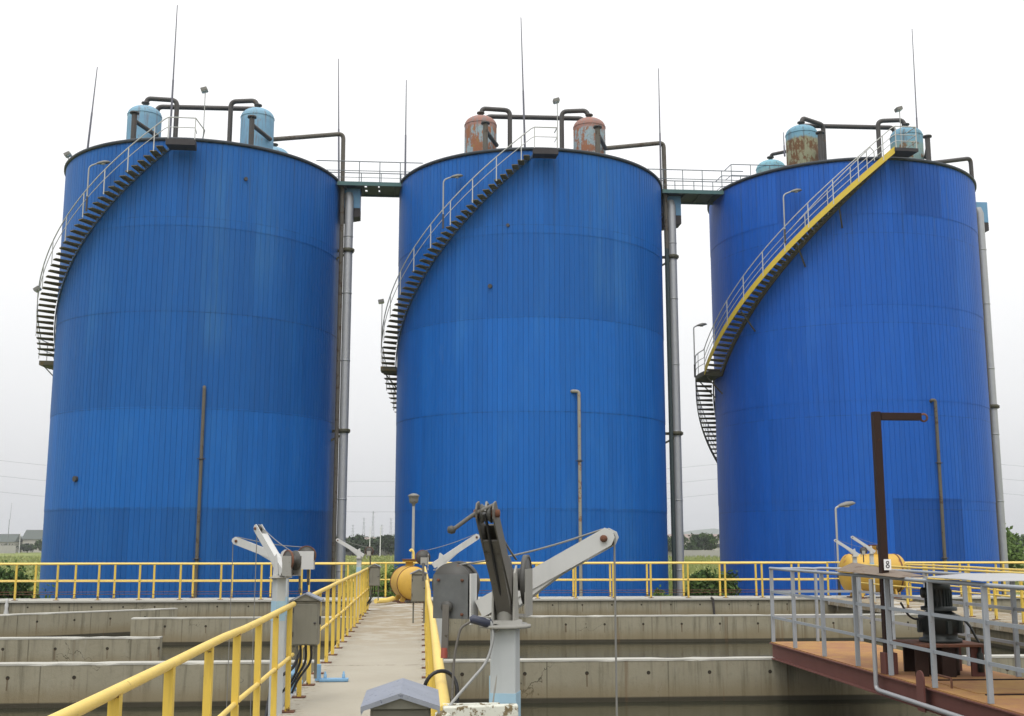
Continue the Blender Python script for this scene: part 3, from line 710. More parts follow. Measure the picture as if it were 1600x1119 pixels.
for i in range(3):
    W = WHERE[i]
    vessel(i, -2.8, -2.6, ['v1', 'v2', 'v3'][i], ['pale blue domed vessel, left one on the left tank', 'red primed domed vessel, left one on the middle tank', 'brown rusted domed vessel with blue dome, left one on the right tank'][i])
    vessel(i, 2.85, -2.75, ['v1', 'v2', 'v3b'][i], ['pale blue domed vessel with rust spots, right one on the left tank', 'red primed domed vessel, right one on the middle tank', 'blue domed vessel with rust runs behind the yellow stair top'][i])
    vessel(i, -2.75, 2.9, ['v1', 'v2', 'v3c'][i], ['pale blue vessel hidden at the back left of the left tank roof', 'red vessel hidden at the back left of the middle tank roof', 'small looking blue dome rising behind the left rim of the right tank'][i])
    vessel(i, 2.95, 3.0, ['v1', 'v2', 'v3c'][i], ['pale blue vessel peeking out behind the right vessel of the left tank', 'red vessel hidden at the back right of the middle tank roof', 'blue vessel hidden at the back right of the right tank roof'][i])
    stub(i, -2.68, -4.97, 'flanged vent pipe before the left vessel of the %s tank' % W, 22.25, -2.0, -3.2, 21.75)
    stub(i, 2.93, -5.0, 'flanged vent pipe before the right vessel of the %s tank' % W, 22.2, 3.6, -3.3, 21.7)
    dk = M['pipe_dark']; gy = -2.45 if i < 2 else -1.7
    def pipe(name, pts, r_, mat, label, fr=.3, group=PG, i=i):
        pts = [Vector(p) for p in pts]; b = Vector((TX[i], TY, 0)) + Vector((pts[-1].x, pts[-1].y, 20.35))
        o = MB().tube([p - (b - Vector((TX[i], TY, 0))) for p in fillet(pts, fr)], r_, 12).build(name, mat, loc=b)
        return tag(o, label, 'pipe', group)
    pipe('gooseneck_pipe', [(-2.8, -2.6, 23.6), (-2.7, -2.58, 23.95), (-1.27, gy, 23.95), (-1.27, gy, 20.4)], .12, dk, 'gooseneck pipe from the left vessel dome to the %s tank roof' % W)
    pipe('gooseneck_pipe', [(2.85, -2.75, 23.55), (2.7, -2.72, 23.95), (1.44, -2.5, 23.95), (1.44, -2.5, 20.4)], .12, dk, 'gooseneck pipe from the right vessel dome to the %s tank roof' % W)
    if i == 2:
        pipe('gooseneck_pipe', [(-2.75, 2.9, 23.55), (-2.7, 2.85, 23.85), (-1.5, 1.5, 23.75), (-1.5, 1.5, 20.4)], .1, dk, 'gooseneck pipe from the low back dome on the right tank roof')
        stub(i, -2.55, -.1, 'flanged vent pipe beside the low back dome of the right tank', 22.9, -1.9, 1.0, 21.6)
    pipe('header_pipe', [(-2.48, -1.5, 20.6), (-2.48, -1.5, 23.95), (2.75, -1.6, 23.95), (2.75, -1.6, 20.6)], .125, dk, 'long level pipe behind both front vessels on the %s tank' % W)
    pipe('roof_pipe', [(-1.9, -3.1, 21.35), (1.95, -3.2, 21.25)], .09, M['bridge'], 'low green pipe along the roof between the vessels of the %s tank' % W)
    # downpipe
    zc = 22.85 if i < 2 else 22.45
    pts = [(3.6, -2.6, zc - .9), (7.08, -1.28, zc), (7.12, -1.28, 17), (7.13, -1.28, GZ + .1)]
    b = Vector((TX[i] + 7.13, TY - 1.28, GZ + .1)); off = Vector((TX[i], TY, 0))
    dp = empty('downpipe', b, ['brown rusty downpipe bent over the right rim of the left tank', 'grey brown downpipe bent over the right rim of the middle tank', 'downpipe bent over the right rim of the rightmost tank'][i], 'pipe', 'downpipes beside the tanks')
    MB().tube([p + off - b for p in fillet(pts[:3], .3)], .115, 12).build('upper_pipe', [M['pipe_brown'], M['pipe_brown'], M['pipe_dark']][i], dp)
    MB().tube([Vector(p) + off - b for p in pts[2:]], [.115, .1], 12).build('lower_pipe', [M['pipe_brown'], M['bridge'], M['pipe_dark']][i], dp)
    # big grey pipe with brackets
    gp = empty('drain_pipe', (TX[i] + 7.46, TY - 1.1, GZ), 'thick galvanised standpipe along the right side of the %s tank' % W, 'pipe', 'grey standpipes beside the tanks')
    MB().tube([(0, 0, 0), (0, 0, 21.55), (-.05, .1, 21.85)], .225, 18).build('pipe_body', M['pipe_grey'], gp)
    for k_, z in enumerate((2.5, 6, 9.5, 13, 16.5, 19.5)):
        MB().lathe([(.225, z), (.24, z + .01), (.24, z + .07), (.225, z + .08)], 18).build('joint_band', M['pipe_grey'], gp)
    for z in ((16.7, 7.35) if i < 2 else (8.9,)):
        m = MB(); zz = z - GZ - .1
        m.bar((-1.2, .25, zz), (.32, -.1, zz), .08, .14); m.bar((-1.1, -.1, zz - .75), (.2, -.1, zz - .05), .07, .1)
        m.lathe([(.23, zz - .1), (.29, zz - .1), (.29, zz + .1), (.23, zz + .1)], 18); m.build('bracket', M['dark_str'], gp)
    # light blue housing under the bridge end
    hb = empty('valve_housing', (TX[i] + 7.55, TY - .55, 18.3), 'light blue sheet housing on the right side of the %s tank' % W, 'housing', 'light blue housings')
    m = MB(); m.box((0, 0, 1.2), (.92, .9, 1.15)); m.build('cover', M['sky_box'], hb, bevel=.02)
    m = MB(); m.prism([(-.46, .0), (.46, .18), (.46, .62), (-.46, .62)], 'y', -.44, .44); m.build('hopper', M['black_under'], hb)
# extra thin pipes beside the middle tank
for (x, y, z1, r_, l_) in ((7.0, -.2, 12.3, .035, 'very thin hooked conduit on the right edge of the middle tank'), (7.22, -.7, 19.0, .07, 'thin dark pipe next to the downpipe of the middle tank'), ):
    b = (TX[1] + x, TY + y, GZ)
    o = MB().tube(fillet([(0, 0, 0), (0, 0, z1 - GZ), (-.35, 0, z1 - GZ + .1)], .2), r_, 8).build('conduit', M['bridge'], loc=b); tag(o, l_, 'pipe')
# pipes on the shells
for i in range(3):
    a = -12.95; p = cylp(a, R + .14, 0); d = Vector((p.x, p.y, 0)).normalized(); tg = Vector((-d.y, d.x, 0))
    b = Vector((TX[i], TY, GZ)) + p
    if i == 0: pts = [(0, 0, .05), (0, 0, 10.78), -d * .14 + Vector((0, 0, 10.85))]
    elif i == 1: pts = [(0, 0, .05), (0, 0, 10.8), -tg * .33 + Vector((0, 0, 10.82)), -tg * .36 - d * .16 + Vector((0, 0, 10.8))]
    else: pts = [(0, 0, .05), (0, 0, 10.55), -tg * .16 + Vector((0, 0, 10.58)), -tg * .18 - d * .16 + Vector((0, 0, 10.5))]
    if i == 1:  # make sure the elbow turns to the left seen from the walkway
        pts = [pts[0], pts[1], Vector((-.3, 0, 10.82)), Vector((-.34, .2, 10.8))]
    if i == 2: pts = [pts[0], pts[1], Vector((-.16, 0, 10.58)), Vector((-.18, .2, 10.5))]
    o = empty('wall_pipe', b, ['rusty brown pipe up the front of the left tank', 'pale pipe with elbow up the front of the middle tank', 'brownish pipe with elbow up the front of the right tank'][i], 'pipe', 'pipes on the tank fronts')
    MB().tube(fillet(pts, .12), .078, 12).build('pipe_body', [M['pipe_brown'], M['pipe_lite'], M['pipe_brown']][i], o)
    for z in (7.6, 3.2):
        m = MB(); m.lathe([(.075, z - .05), (.105, z - .05), (.105, z + .05), (.075, z + .05)], 12); m.bar((0, 0, z), Vector((0, 0, z)) - d * .16, .05, .05); m.bar(tg * -.2 + Vector((0, 0, z)), tg * .2 + Vector((0, 0, z)), .03, .03); m.build('clamp', M['pipe_dark'], o)

# lightning rods: (x, y, z0, top x, top z)
for (x, y, z0, xt, zt, l_) in ((-12.09, 51.84, 20.3, -12.06, 27.24, 'tallest lightning rod by the stair top of the left tank'),
                               (4.73, 51.84, 20.3, 4.54, 27.25, 'lightning rod by the stair top of the middle tank'),
                               (26.84, 57.14, 20.5, 26.93, 30.03, 'lightning rod behind the right vessel of the right tank'),
                               (-16.27, 53.25, 20.3, -16.05, 24.56, 'short lightning rod at the left rim of the left tank'),
                               (-4.64, 58.2, 20.3, -4.84, 27.6, 'lightning rod at the right rim of the left tank'),
                               (-1.11, 56.74, 20.3, -1.13, 25.89, 'lightning rod at the left rim of the middle tank'),
                               (12.41, 56.65, 20.3, 12.41, 26.96, 'lightning rod at the right rim of the middle tank'),
                               (19.85, 58.6, 22.9, 19.82, 24.3, 'very short blue rod on the flanged pipe at the left of the right tank')):
    h = zt - z0; dx = xt - x
    o = MB().tube([(0, 0, 0), (dx * .45, 0, h * .45), (dx * .46, 0, h * .455), (dx, 0, h)], [.052, .046, .036, .02], 8).build('lightning_rod', M['rod'] if zt > 23 else M['sky_box'], loc=(x, y, z0))
    tag(o, l_, 'lightning rod', 'lightning rods on the tanks')

# bridges between the tanks
def foot_bridge(i, label):
    x0, x1 = TX[i] + 6.86, TX[i + 1] - 6.86; L = x1 - x0; y0, y1 = 56.4, 58.35
    b = empty('foot_bridge', (x0, (y0 + y1) / 2, 20.0), label, 'bridge', 'bridges between the tanks')
    m = MB(); hw = (y1 - y0) / 2
    # deck with the two pairs of slots left open, as four strips
    if i == 0:
        for (ya, yb) in ((-hw + .1, -hw + .22), (-hw + .62, -hw + .95), (-hw + 1.35, hw - .1)): m.box((L / 2, (ya + yb) / 2, .0), (L, yb - ya, .05))
        for (ya, yb) in ((-hw + .22, -hw + .62), (-hw + .95, -hw + 1.35)):
            cuts = [0, L * .42, L * .42 + .12, L * .62, L * .62 + .12, L]
            for q in (0, 2, 4): m.box(((cuts[q] + cuts[q + 1]) / 2, (ya + yb) / 2, 0), (cuts[q + 1] - cuts[q], yb - ya, .05))
    else: m.box((L / 2, 0, 0), (L, 2 * hw - .2, .05))
    m.build('deck', M['bridge'], b)
    for s_ in (-1, 1):
        MB().box((L / 2, s_ * (hw - .05), .02), (L, .1, .2)).build('edge_beam', M['bridge_edge'], b)
    for q in range(4): MB().box((L * (q + .5) / 4, 0, -.065), (.06, 2 * hw - .24, .08)).build('cross_beam', M['bridge'], b)
    for s_ in (-1, 1):
        yy = s_ * (hw - .05)
        a_, c_ = -1.1, L + 1.1
        MB().tube([(a_, yy, 1.22), (c_, yy, 1.22)], .026, 8).build('handrail', M['thin_rail'], b)
        MB().tube([(a_, yy, .72), (c_, yy, .72)], .02, 8).build('mid_rail', M['thin_rail'], b)
        MB().tube([(a_, yy, .36), (c_, yy, .36)], .016, 8).build('mid_rail', M['thin_rail'], b)
        for q in range(4): MB().tube([(L * (q * .32 + .02), yy, .1), (L * (q * .32 + .02), yy, 1.22)], .022, 8).build('post', M['thin_rail'], b)
    return b
foot_bridge(0, 'dark green foot bridge between the left and the middle tank')
foot_bridge(1, 'dark green foot bridge between the middle and the right tank')
# raised railing on the left roof of the right tank
rr_ = empty('roof_railing', (TX[2] - 6.4, 57.4, 20.35), 'thin raised railing on the left roof edge of the right tank', 'railing')
for yy in (-.95, .95):
    MB().tube(fillet([(-.35, yy, .9), (0, yy, 1.25), (3.2, yy, 1.25)], .1), .024, 8).build('handrail', M['thin_rail'], rr_)
    MB().tube([(-.35, yy, .35), (0, yy, .65), (3.2, yy, .65)], .018, 8).build('mid_rail', M['thin_rail'], rr_)
    for xx in (0, 1.05, 2.1, 3.15): MB().tube([(xx, yy, 0), (xx, yy, 1.25)], .02, 8).build('post', M['thin_rail'], rr_)

# ------------------------------------------------------------------ yellow fences
def fence(name, label, p0, p1, posts, h=1.1, group='yellow railings', mats=('yellow', 'yellow_post'), rails=((1.1, .028), (.57, .02)), low=None, square=.055, lateral=0, base=True, ends=None):
    p0, p1 = Vector(p0), Vector(p1); d = (p1 - p0); L = d.length; d = d / L
    f = empty(name, p0, label, 'railing', group)
    for k, (z, r_) in enumerate(rails):
        a = d * 0 + Vector((0, 0, z - r_)); b = d * L + Vector((0, 0, z - r_))
        pts = [a + (b - a) * q / 12 + Vector((random.uniform(-.007, .007), random.uniform(-.004, .004), random.uniform(-.007, .005))) for q in range(13)]
        MB().tube(pts, r_, 10).build('top_rail' if k == 0 else 'mid_rail', M[mats[0]], f)
    nrm = Vector((-d.y, d.x, 0))
    for t in posts:
        q = d * t
        lean = Vector((random.uniform(-.006, .006), random.uniform(-.006, .006), 0))
        pm = MB().bar(q + Vector((0, 0, .004)), q + lean + Vector((0, 0, rails[0][0] - rails[0][1] * 1.6)), square, .05, tuple(nrm)).build('post', M[mats[1]], f)
        if base and len(rails) > 1: MB().lathe([(rails[1][1], -.018), (rails[1][1] + .006, -.012), (rails[1][1] + .006, .012), (rails[1][1], .018)], 10, q + Vector((0, 0, rails[1][0] - rails[1][1])), d.to_track_quat('Z', 'Y').to_matrix()).build('weld_collar', M['rust'], pm)
        if base: MB().box(q + Vector((0, 0, .008)), (.15, .13, .012)).build('foot_plate', M['rust'], pm)
    if low:
        MB().tube([d * 0 + Vector((0, 0, low)), d * L + Vector((0, 0, low))], .009, 6).build('low_wire', M['rust'], f)
    return f
# near left fence, far left fence
Pn = [12.18 - 1.14 * k for k in range(9)]
fence('yellow_railing', 'near yellow railing on the left of the walkway ending at the cabinet', (-1.36, 12.5, 0), (-1.36, 2.2, 0), [12.5 - y for y in Pn])
Pf = [13.29, 14.39, 15.61, 16.98] + [16.98 + 1.15 * k for k in range(1, 12)]
fence('yellow_railing', 'far yellow railing on the left of the walkway beyond the cabinet', (-1.36, 13.2, 0), (-1.36, 29.9, 0), [y - 13.2 for y in Pf])
# right fence of the walkway
f = fence('yellow_railing', 'yellow railing along the right side of the walkway', (.095, 4.62, 0), (.095, 30.5, 0), [1.3 + 1.14 * k for k in range(22)])
# far fences on the cross walkway
fence('yellow_railing', 'front yellow railing on the back wall before the left tank', (-33, 35.55, 0), (-1.42, 35.55, 0), [33 - 7.3 - 1.213 * k for k in range(-4, 21) if 0 < 33 - 7.3 - 1.213 * k < 31.5], low=.17)
fence('yellow_railing', 'front yellow railing on the back wall before the middle tank', (.15, 35.55, 0), (12.85, 35.55, 0), [4.8 - .15 + 1.19 * k for k in range(-3, 7)], low=.17)
fence('yellow_railing', 'front yellow railing on the back wall at the right edge', (14.45, 35.55, 0), (33, 35.55, 0), [.4 + 1.2 * k for k in range(16)], low=.17)
fence('yellow_railing', 'rear yellow railing along the far side of the cross walkway', (-33, 36.62, 0), (33, 36.62, 0), [33 + 7.27 + 1.2 * k for k in range(-33, 21)], low=.2)
# side walkway fences
fence('yellow_railing', 'yellow railing on the near side of the right walkway', (12.9, 8.0, 0), (12.9, 33.2, 0), [.6 + 1.17 * k for k in range(21)])
fence('yellow_railing', 'yellow railing on the far side of the right walkway', (14.4, 8.0, 0), (14.4, 33.2, 0), [.3 + 1.17 * k for k in range(22)])

# ------------------------------------------------------------------ control cabinets
def cabinet(label, x, y, ztop, w=.285, h=.47, dpt=.22, nc=3, pitch=.088):
    c = empty('control_cabinet', (x, y, ztop - h), label, 'cabinet', 'control cabinets on the railings')
    MB().box((0, 0, h / 2), (w, dpt, h)).build('case', M['box_grey'], c, bevel=.008)
    MB().box((0, -dpt / 2 - .006, h / 2 - .01), (w * .9, .012, h * .9)).build('door', M['box_grey'], c, bevel=.004)
    for z_ in (.12, h - .1): MB().tube([(-w * .46, -dpt / 2 - .014, z_ - .025), (-w * .46, -dpt / 2 - .014, z_ + .025)], .007, 8).build('hinge', M['pipe_dark'], c)
    MB().lathe([(.001, -.01), (.012, -.01), (.014, .0)], 12, (w * .36, -dpt / 2 - .012, h * .5), Matrix.Rotation(-PI / 2, 3, 'X')).build('lock', M['pipe_dark'], c)
    m = MB(); e_ = w / 2 + .028; g_ = .012
    m.prism([(-e_, h + .012), (0, h + pitch), (e_, h + .012), (e_, h + .0), (e_ - .002, h - .014), (e_ - .01, h), (0, h + pitch - .016), (-e_ + .01, h), (-e_ + .002, h - .014), (-e_, h)], 'y', -dpt / 2 - .05, dpt / 2 + .05)
    m.build('cover', M['box_roof'], c, fix=True)
    MB().prism([(-w / 2, h + .002), (0, h + pitch - .014), (w / 2, h + .002)], 'y', -dpt / 2 - .03, dpt / 2 + .03).build('gable', M['box_grey'], c)
    MB().box((w / 2 + .008, -dpt * .1, h * .55), (.016, .035, .09)).build('latch', M['pipe_dark'], c)
    for k_ in range(nc):
        x_ = -w * .2 + k_ * w * .2
        MB().tube(fillet([(x_, 0, .0), (x_ + .01, .02, -.18), (x_ - .08 - .03 * k_, .05, -.38), (x_ - .2, .1, -.52)], .12), .013, 8).build('cable', M['rubber'], c)
    for s_ in (-1, 1):
        MB().box((s_ * w * .36, dpt / 2 + .0, -.12), (.03, .03, .5)).build('bracket', M['box_grey'], c)
    return c
cabinet('nearest grey cabinet with pitched zinc cover, bottom centre by the right railing', -.06, 3.84, 1.214, w=.19, h=.42, dpt=.3, pitch=.052)
cabinet('grey cabinet with pitched cover and hanging cables on the left railing', -1.245, 12.72, 1.1)
cabinet('far grey cabinet at the end of the left railing', -1.19, 29.4, 1.1, w=.27, nc=2)
cabinet('grey cabinet on the right railing in front of the yellow drum', -.04, 20.0, 1.18, w=.26, nc=0)
# loops of black cable over the right rail
o = MB().tube([(.095 + .075 * math.cos(t), 5.35 + .02 * math.sin(t * 2), 1.06 + .085 * math.sin(t) - (.12 if math.sin(t) < -.1 else 0)) for t in [2 * PI * k / 28 for k in range(28)]], .009, 8, closed=True).build('cable_loop', M['rubber'])
tag(o, 'black cable looped over the right yellow rail', 'cable')
o = MB().tube(fillet([(-1.32, 12.9, .55), (-1.36, 12.6, .38), (-1.55, 12.4, .3), (-1.6, 12.2, -.2)], .25), .018, 8).build('hanging_cable', M['rubber']); tag(o, 'thick black cable bending from the left cabinet over the walkway edge', 'cable')
o = MB().tube([(-1.5, 2.5, -.1), (-1.5, 12.2, -.08), (-1.49, 14.5, -.05)], .03, 10).build('conduit', M['pipe_grey']); tag(o, 'grey conduit running along the outer left edge of the walkway', 'pipe')
# small blue castings
bp = empty('blue_plate', (-1.08, 14.75, .002), 'pale blue bolted steel plate lying on the walkway', 'plate')
MB().box((0, 0, .02), (.36, .14, .035)).build('plate', M['blue_part'], bp, bevel=.006)
for x_ in (-.11, .12): MB().lathe([(.02, .037), (.02, .09), (.012, .09), (.012, .12), (.001, .12)], 8, (x_, 0, 0)).build('bolt', M['blue_part'], bp)
MB().box((-.2, .0, .11), (.07, .07, .2)).build('upright', M['blue_part'], bp, bevel=.005)
bf = empty('blue_fitting', (-1.53, 14.1, .02), 'small blue pump fitting outside the left railing', 'fitting')
MB().lathe([(.05, -.1), (.05, .12), (.075, .13), (.075, .17), (.03, .18), (.03, .25), (.001, .25)], 12).build('body', M['blue_part'], bf)
MB().tube([(0, 0, .05), (.12, .03, .05)], .025, 8).build('outlet', M['blue_part'], bf)

# ------------------------------------------------------------------ hoist cranes
def crane(label, loc, az, post_top, pitch, arm_len=.68, post_z=0, arm_mat='white', post_mat='white_p', grip=True, turn=True, rope=2.5, w_=.105, plate='galv', group='small hoist cranes', ps=1.0):
    c = empty('hoist_crane', loc, label, 'crane', group, rz=az)
    zt = post_top
    post_z = -1.9
    MB().box((0, 0, (zt + post_z) / 2), (w_, w_, zt - post_z)).build('post', M[post_mat], c, bevel=.006)
    MB().box((0, 0, 1.03), (w_ + .004, w_ + .004, .2)).build('blue_collar', M['pale_blue'], c)
    if turn:
        MB().lathe([(.001, zt), (.105, zt), (.105, zt + .012), (.07, zt + .014), (.07, zt + .03), (.001, zt + .03)], 28).build('turntable', M['crane_grey'], c)
    hz = zt + .03; ph = .085
    MB().lathe([(.036, hz), (.036, hz + ph)], 14).build('swivel', M['crane_grey' if arm_mat != 'white' else post_mat], c)
    pz = hz + ph + .02
    cp, sp_ = math.cos(pitch), math.sin(pitch)
    ax = Vector((cp, 0, sp_)); up = Vector((-sp_, 0, cp))
    P = Vector((0, 0, pz))
    # arm: two cheek plates and a back web, open underneath at the tip
    hh, tk, gap = .041, .006, .03
    a = MB()
    def quad_prism(pts, y0, y1):
        n = len(pts); vs = [Vector(p) + Vector((0, y0, 0)) for p in pts] + [Vector(p) + Vector((0, y1, 0)) for p in pts]
        a.add(vs, [tuple(range(n)), tuple(range(n, 2 * n))[::-1]] + [(q, q + n, (q + 1) % n + n, (q + 1) % n) for q in range(n)])
    t0, t1 = -.13, arm_len
    out = [P + ax * t0 - up * hh, P + ax * (t1 - .03) - up * hh, P + ax * (t1) - up * (hh * .45), P + ax * (t1 + .004) + up * hh * .2, P + ax * (t1 - .02) + up * hh, P + ax * t0 + up * hh]
    quad_prism(out, -gap - tk, -gap); quad_prism(out, gap, gap + tk)
    web = [P + ax * t0 + up * (hh - .001), P + ax * (t1 * .72) + up * (hh - .001), P + ax * (t1 * .72) + up * (hh - .009), P + ax * t0 + up * (hh - .009)]
    quad_prism(web, -gap + .0005, gap - .0005)
    web = [P + ax * t0 - up * (hh - .002), P + ax * (t1 * .7) - up * (hh - .002), P + ax * (t1 * .7) - up * (hh - .01), P + ax * t0 - up * (hh - .01)]
    quad_prism(web, -gap + .0005, gap - .0005)
    a.build('arm', M[arm_mat], c)
    # gusset under the arm
    gm = MB(); gp_ = [P + ax * .02 - up * hh, P + ax * .3 - up * hh, Vector((.02, 0, hz + .02)), Vector((-.03, 0, hz + .02))]
    n = 4; vs = [Vector(p) + Vector((0, -.03, 0)) for p in gp_] + [Vector(p) + Vector((0, .03, 0)) for p in gp_]
    gm.add(vs, [(0, 1, 2, 3), (7, 6, 5, 4)] + [(q, q + n, (q + 1) % n + n, (q + 1) % n) for q in range(n)]); gm.build('gusset', M[arm_mat], c)
    for s_ in (-1, 1):
        MB().prism([(-.05, hz), (.05, hz), (.03, hz + .19), (-.01, hz + .22)], 'y', s_ * .044 - .004, s_ * .044 + .004).build('cheek_plate', M['crane_grey' if arm_mat != 'white' else arm_mat], c)
    # tip sheave with pin
    my = Matrix.Rotation(PI / 2, 3, 'X')
    tip = P + ax * (t1 - .045)
    MB().lathe([(.001, -.02), (.038, -.02), (.028, -.006), (.028, .006), (.038, .02), (.001, .02)], 18, tip, my).build('sheave', M['winch_dk'], c)
    MB().lathe([(.001, -gap - .02), (.016, -gap - .02), (.016, gap + .02), (.001, gap + .02)], 10, tip, my).build('sheave_pin', M['rust'], c)
    # winch at the tail
    W = P + Vector((-.245, 0, -.005))
    wn = MB(); pw, phh = .088 * ps, .1 * ps
    for y_ in (-.062, .056):
        wn.box(W + Vector((0, y_, 0)), (pw * 2, .006, phh * 2))
    wn.box(W + Vector((.02, 0, -phh + .004)), (pw * 1.6, .11, .006))
    wp = wn.build('winch_plate', M[plate], c)
    MB().box(W + Vector((pw + .012, -.03, -.01)), (.008, .07, .23)).build('mount_plate', M[arm_mat], c)
    MB().lathe([(.001, -.052), (.1, -.052), (.1, -.04), (.05, -.038), (.045, .03), (.1, .032), (.1, .045), (.001, .045)], 28, W + Vector((-.005, 0, .055)), my).build('drum', M['winch_dk'], c)
    MB().lathe([(.097, -.055), (.106, -.055), (.106, -.035), (.097, -.035)], 28, W + Vector((-.005, 0, .055)), my).build('gear_guard', M['winch_dk'] if plate == 'galv' or arm_mat == 'crane_dark' else M['rust'], c)
    for (px_, pz_) in ((-.06, .075), (.06, .075), (.06, -.08)):
        MB().lathe([(.001, -.012), (.007, -.012), (.007, .01), (.001, .01)], 6, W + Vector((px_, -.066, pz_)), my).build('bolt', M['rust'], wp)
    H = W + Vector((-.01, -.075, -.045))
    MB().lathe([(.001, -.012), (.02, -.012), (.026, -.004), (.026, .02), (.001, .02)], 16, H, my).build('crank_hub', M['winch_dk'], c)
    ck = MB().bar(H + Vector((0, -.016, .01)), H + Vector((-.004, -.02, -.2)), .032, .008, (0, 1, 0)).build('crank', M['crane_dark'], c)
    MB().tube([H + Vector((-.004, -.02, -.185)), H + Vector((-.004, -.026, -.23))], .016, 10).build('crank_grip', M['red_grip'] if grip else M['winch_dk'], ck)
    # wire rope: drum - sheave - straight down
    st = W + Vector((-.01, 0, .14)); en = tip + up * .045
    pts = [st + (en - st) * q / 10 + Vector((0, 0, -.02 * math.sin(PI * q / 10))) for q in range(11)]
    pts += [tip + ax * .03 + up * .03, tip + ax * .042 - Vector((0, 0, .02))]
    if rope: pts += [tip + ax * .042 - Vector((0, 0, .2)), tip + ax * .042 - Vector((0, 0, rope))]
    MB().tube(pts, .0045, 8).build('wire_rope', M['rope'], c)
    return c, P, ax, up, tip
crane('near white crane with its arm raised to the right and its winch facing the viewer', (.385, 5.3, 0), rad(-25), 1.35, rad(28), .6, rope=2.6)
nc, P, ax, up, tip = crane('near grimy grey crane with its arm raised towards the viewer', (.345, 4.72, 0), rad(-105), 1.385, rad(40), .54, arm_mat='crane_dark', post_mat='white_p', rope=0, plate='crane_grey')
# loose rope end with fitting at the tip of the grimy arm
MB().tube(fillet([tip + Vector((.02, .03, .03)), tip + Vector((.03, -.04, .0)), tip + Vector((.035, -.115, -.055)), tip + Vector((.035, -.125, -.06))], .05), .008, 8).build('loose_rope_end', M['crane_dark'], nc)
MB().lathe([(.001, -.016), (.014, -.012), (.017, 0), (.014, .012), (.001, .016)], 10, tip + Vector((.035, -.13, -.062))).build('rope_fitting', M['winch_dk'], nc)
crane('left crane with rusty winch, arm pointing steeply away up left', (-1.47, 12.05, 0), rad(126), 1.36, rad(38), .66, grip=False, plate='crane_grey', rope=2.2)
crane('left crane with white winch plate, arm pointing low to the left', (-1.53, 12.95, 0), rad(178), 1.40, rad(21), .62, grip=False, plate='white', rope=2.2)
crane('far left crane beside the end cabinet, arm pointing left', (-1.52, 28.1, 0), rad(172), 1.33, rad(30), .66, grip=False, plate='crane_grey', rope=2, ps=.55)
crane('middle crane standing by the right railing with small winch', (.27, 16.4, 0), rad(6), 1.33, rad(33), .66, grip=False, plate='crane_grey', rope=0, ps=.55)
crane('right crane in front of the long yellow vessel, arm pointing left', (12.42, 32.0, 0), rad(168), 1.3, rad(33), .66, grip=False, plate='crane_grey', rope=2, ps=.55)
crane('right crane half hidden behind the brown gallows, arm pointing left', (13.32, 33.0, 0), rad(170), 1.38, rad(34), .68, grip=False, plate='crane_grey', rope=2, ps=.55)
MB().tube(fillet([tip + Vector((.05, -.0, .0)), P + ax * .4 + Vector((.075, 0, .03)), P + ax * .2 + Vector((.085, 0, .0)), P + Vector((.06, 0, -.03))], .12), .006, 8).build('cable', M['rubber'], nc)
# peeling bracket joining the rail end to the near crane post
br = empty('guide_bracket', (.22, 4.58, 1.06), 'peeling white bracket from the yellow rail end to the crane post', 'bracket')
m = MB(); m.bar((-.13, 0, .012), (.165, 0, .018), .05, .045); m.bar((-.13, .075, .02), (.1, .075, .022), .02, .03); m.build('arm', M['peel'], br, bevel=.005)
MB().lathe([(.001, -.16), (.034, -.16), (.036, .0), (.034, .012), (.001, .02)], 12, (-.125, 0, 0)).build('socket', M['peel'], br)
# rubber sleeve with rope loop
sv = empty('rope_sleeve', (.27, 4.66, 1.4), 'dark blue rubber sleeve with a loop of wire rope by the crane head', 'rope')
MB().tube([(-.072, 0, .018), (-.06, 0, .022), (.005, 0, .006), (.014, 0, .0)], [.012, .018, .02, .013], 12).build('sleeve', M['sleeve'], sv)
MB().tube(fillet([(-.07, 0, .012), (-.11, 0, -.01), (-.135, 0, -.12), (-.145, -.02, -.36), (-.145, -.03, -.6)], .1), .005, 8).build('rope', M['crane_dark'], sv)
MB().tube(fillet([(-.03, 0, .024), (.01, -.01, .02), (.024, -.02, -.04), (.0, -.03, -.14), (-.15, -.06, -.3), (-.24, -.1, -.42)], .08), .006, 8).build('rope', M['steel'], sv)
MB().tube(fillet([(.05, .02, -.1), (.04, .02, -.2), (.015, .02, -.36)], .06), .005, 8).build('rope', M['crane_grey'], sv)
MB().lathe([(.014, -.008), (.022, -.008), (.022, .008), (.014, .008)], 12, (.03, 0, -.01), Matrix.Rotation(PI / 2, 3, 'X')).build('shackle', M['crane_grey'], sv)

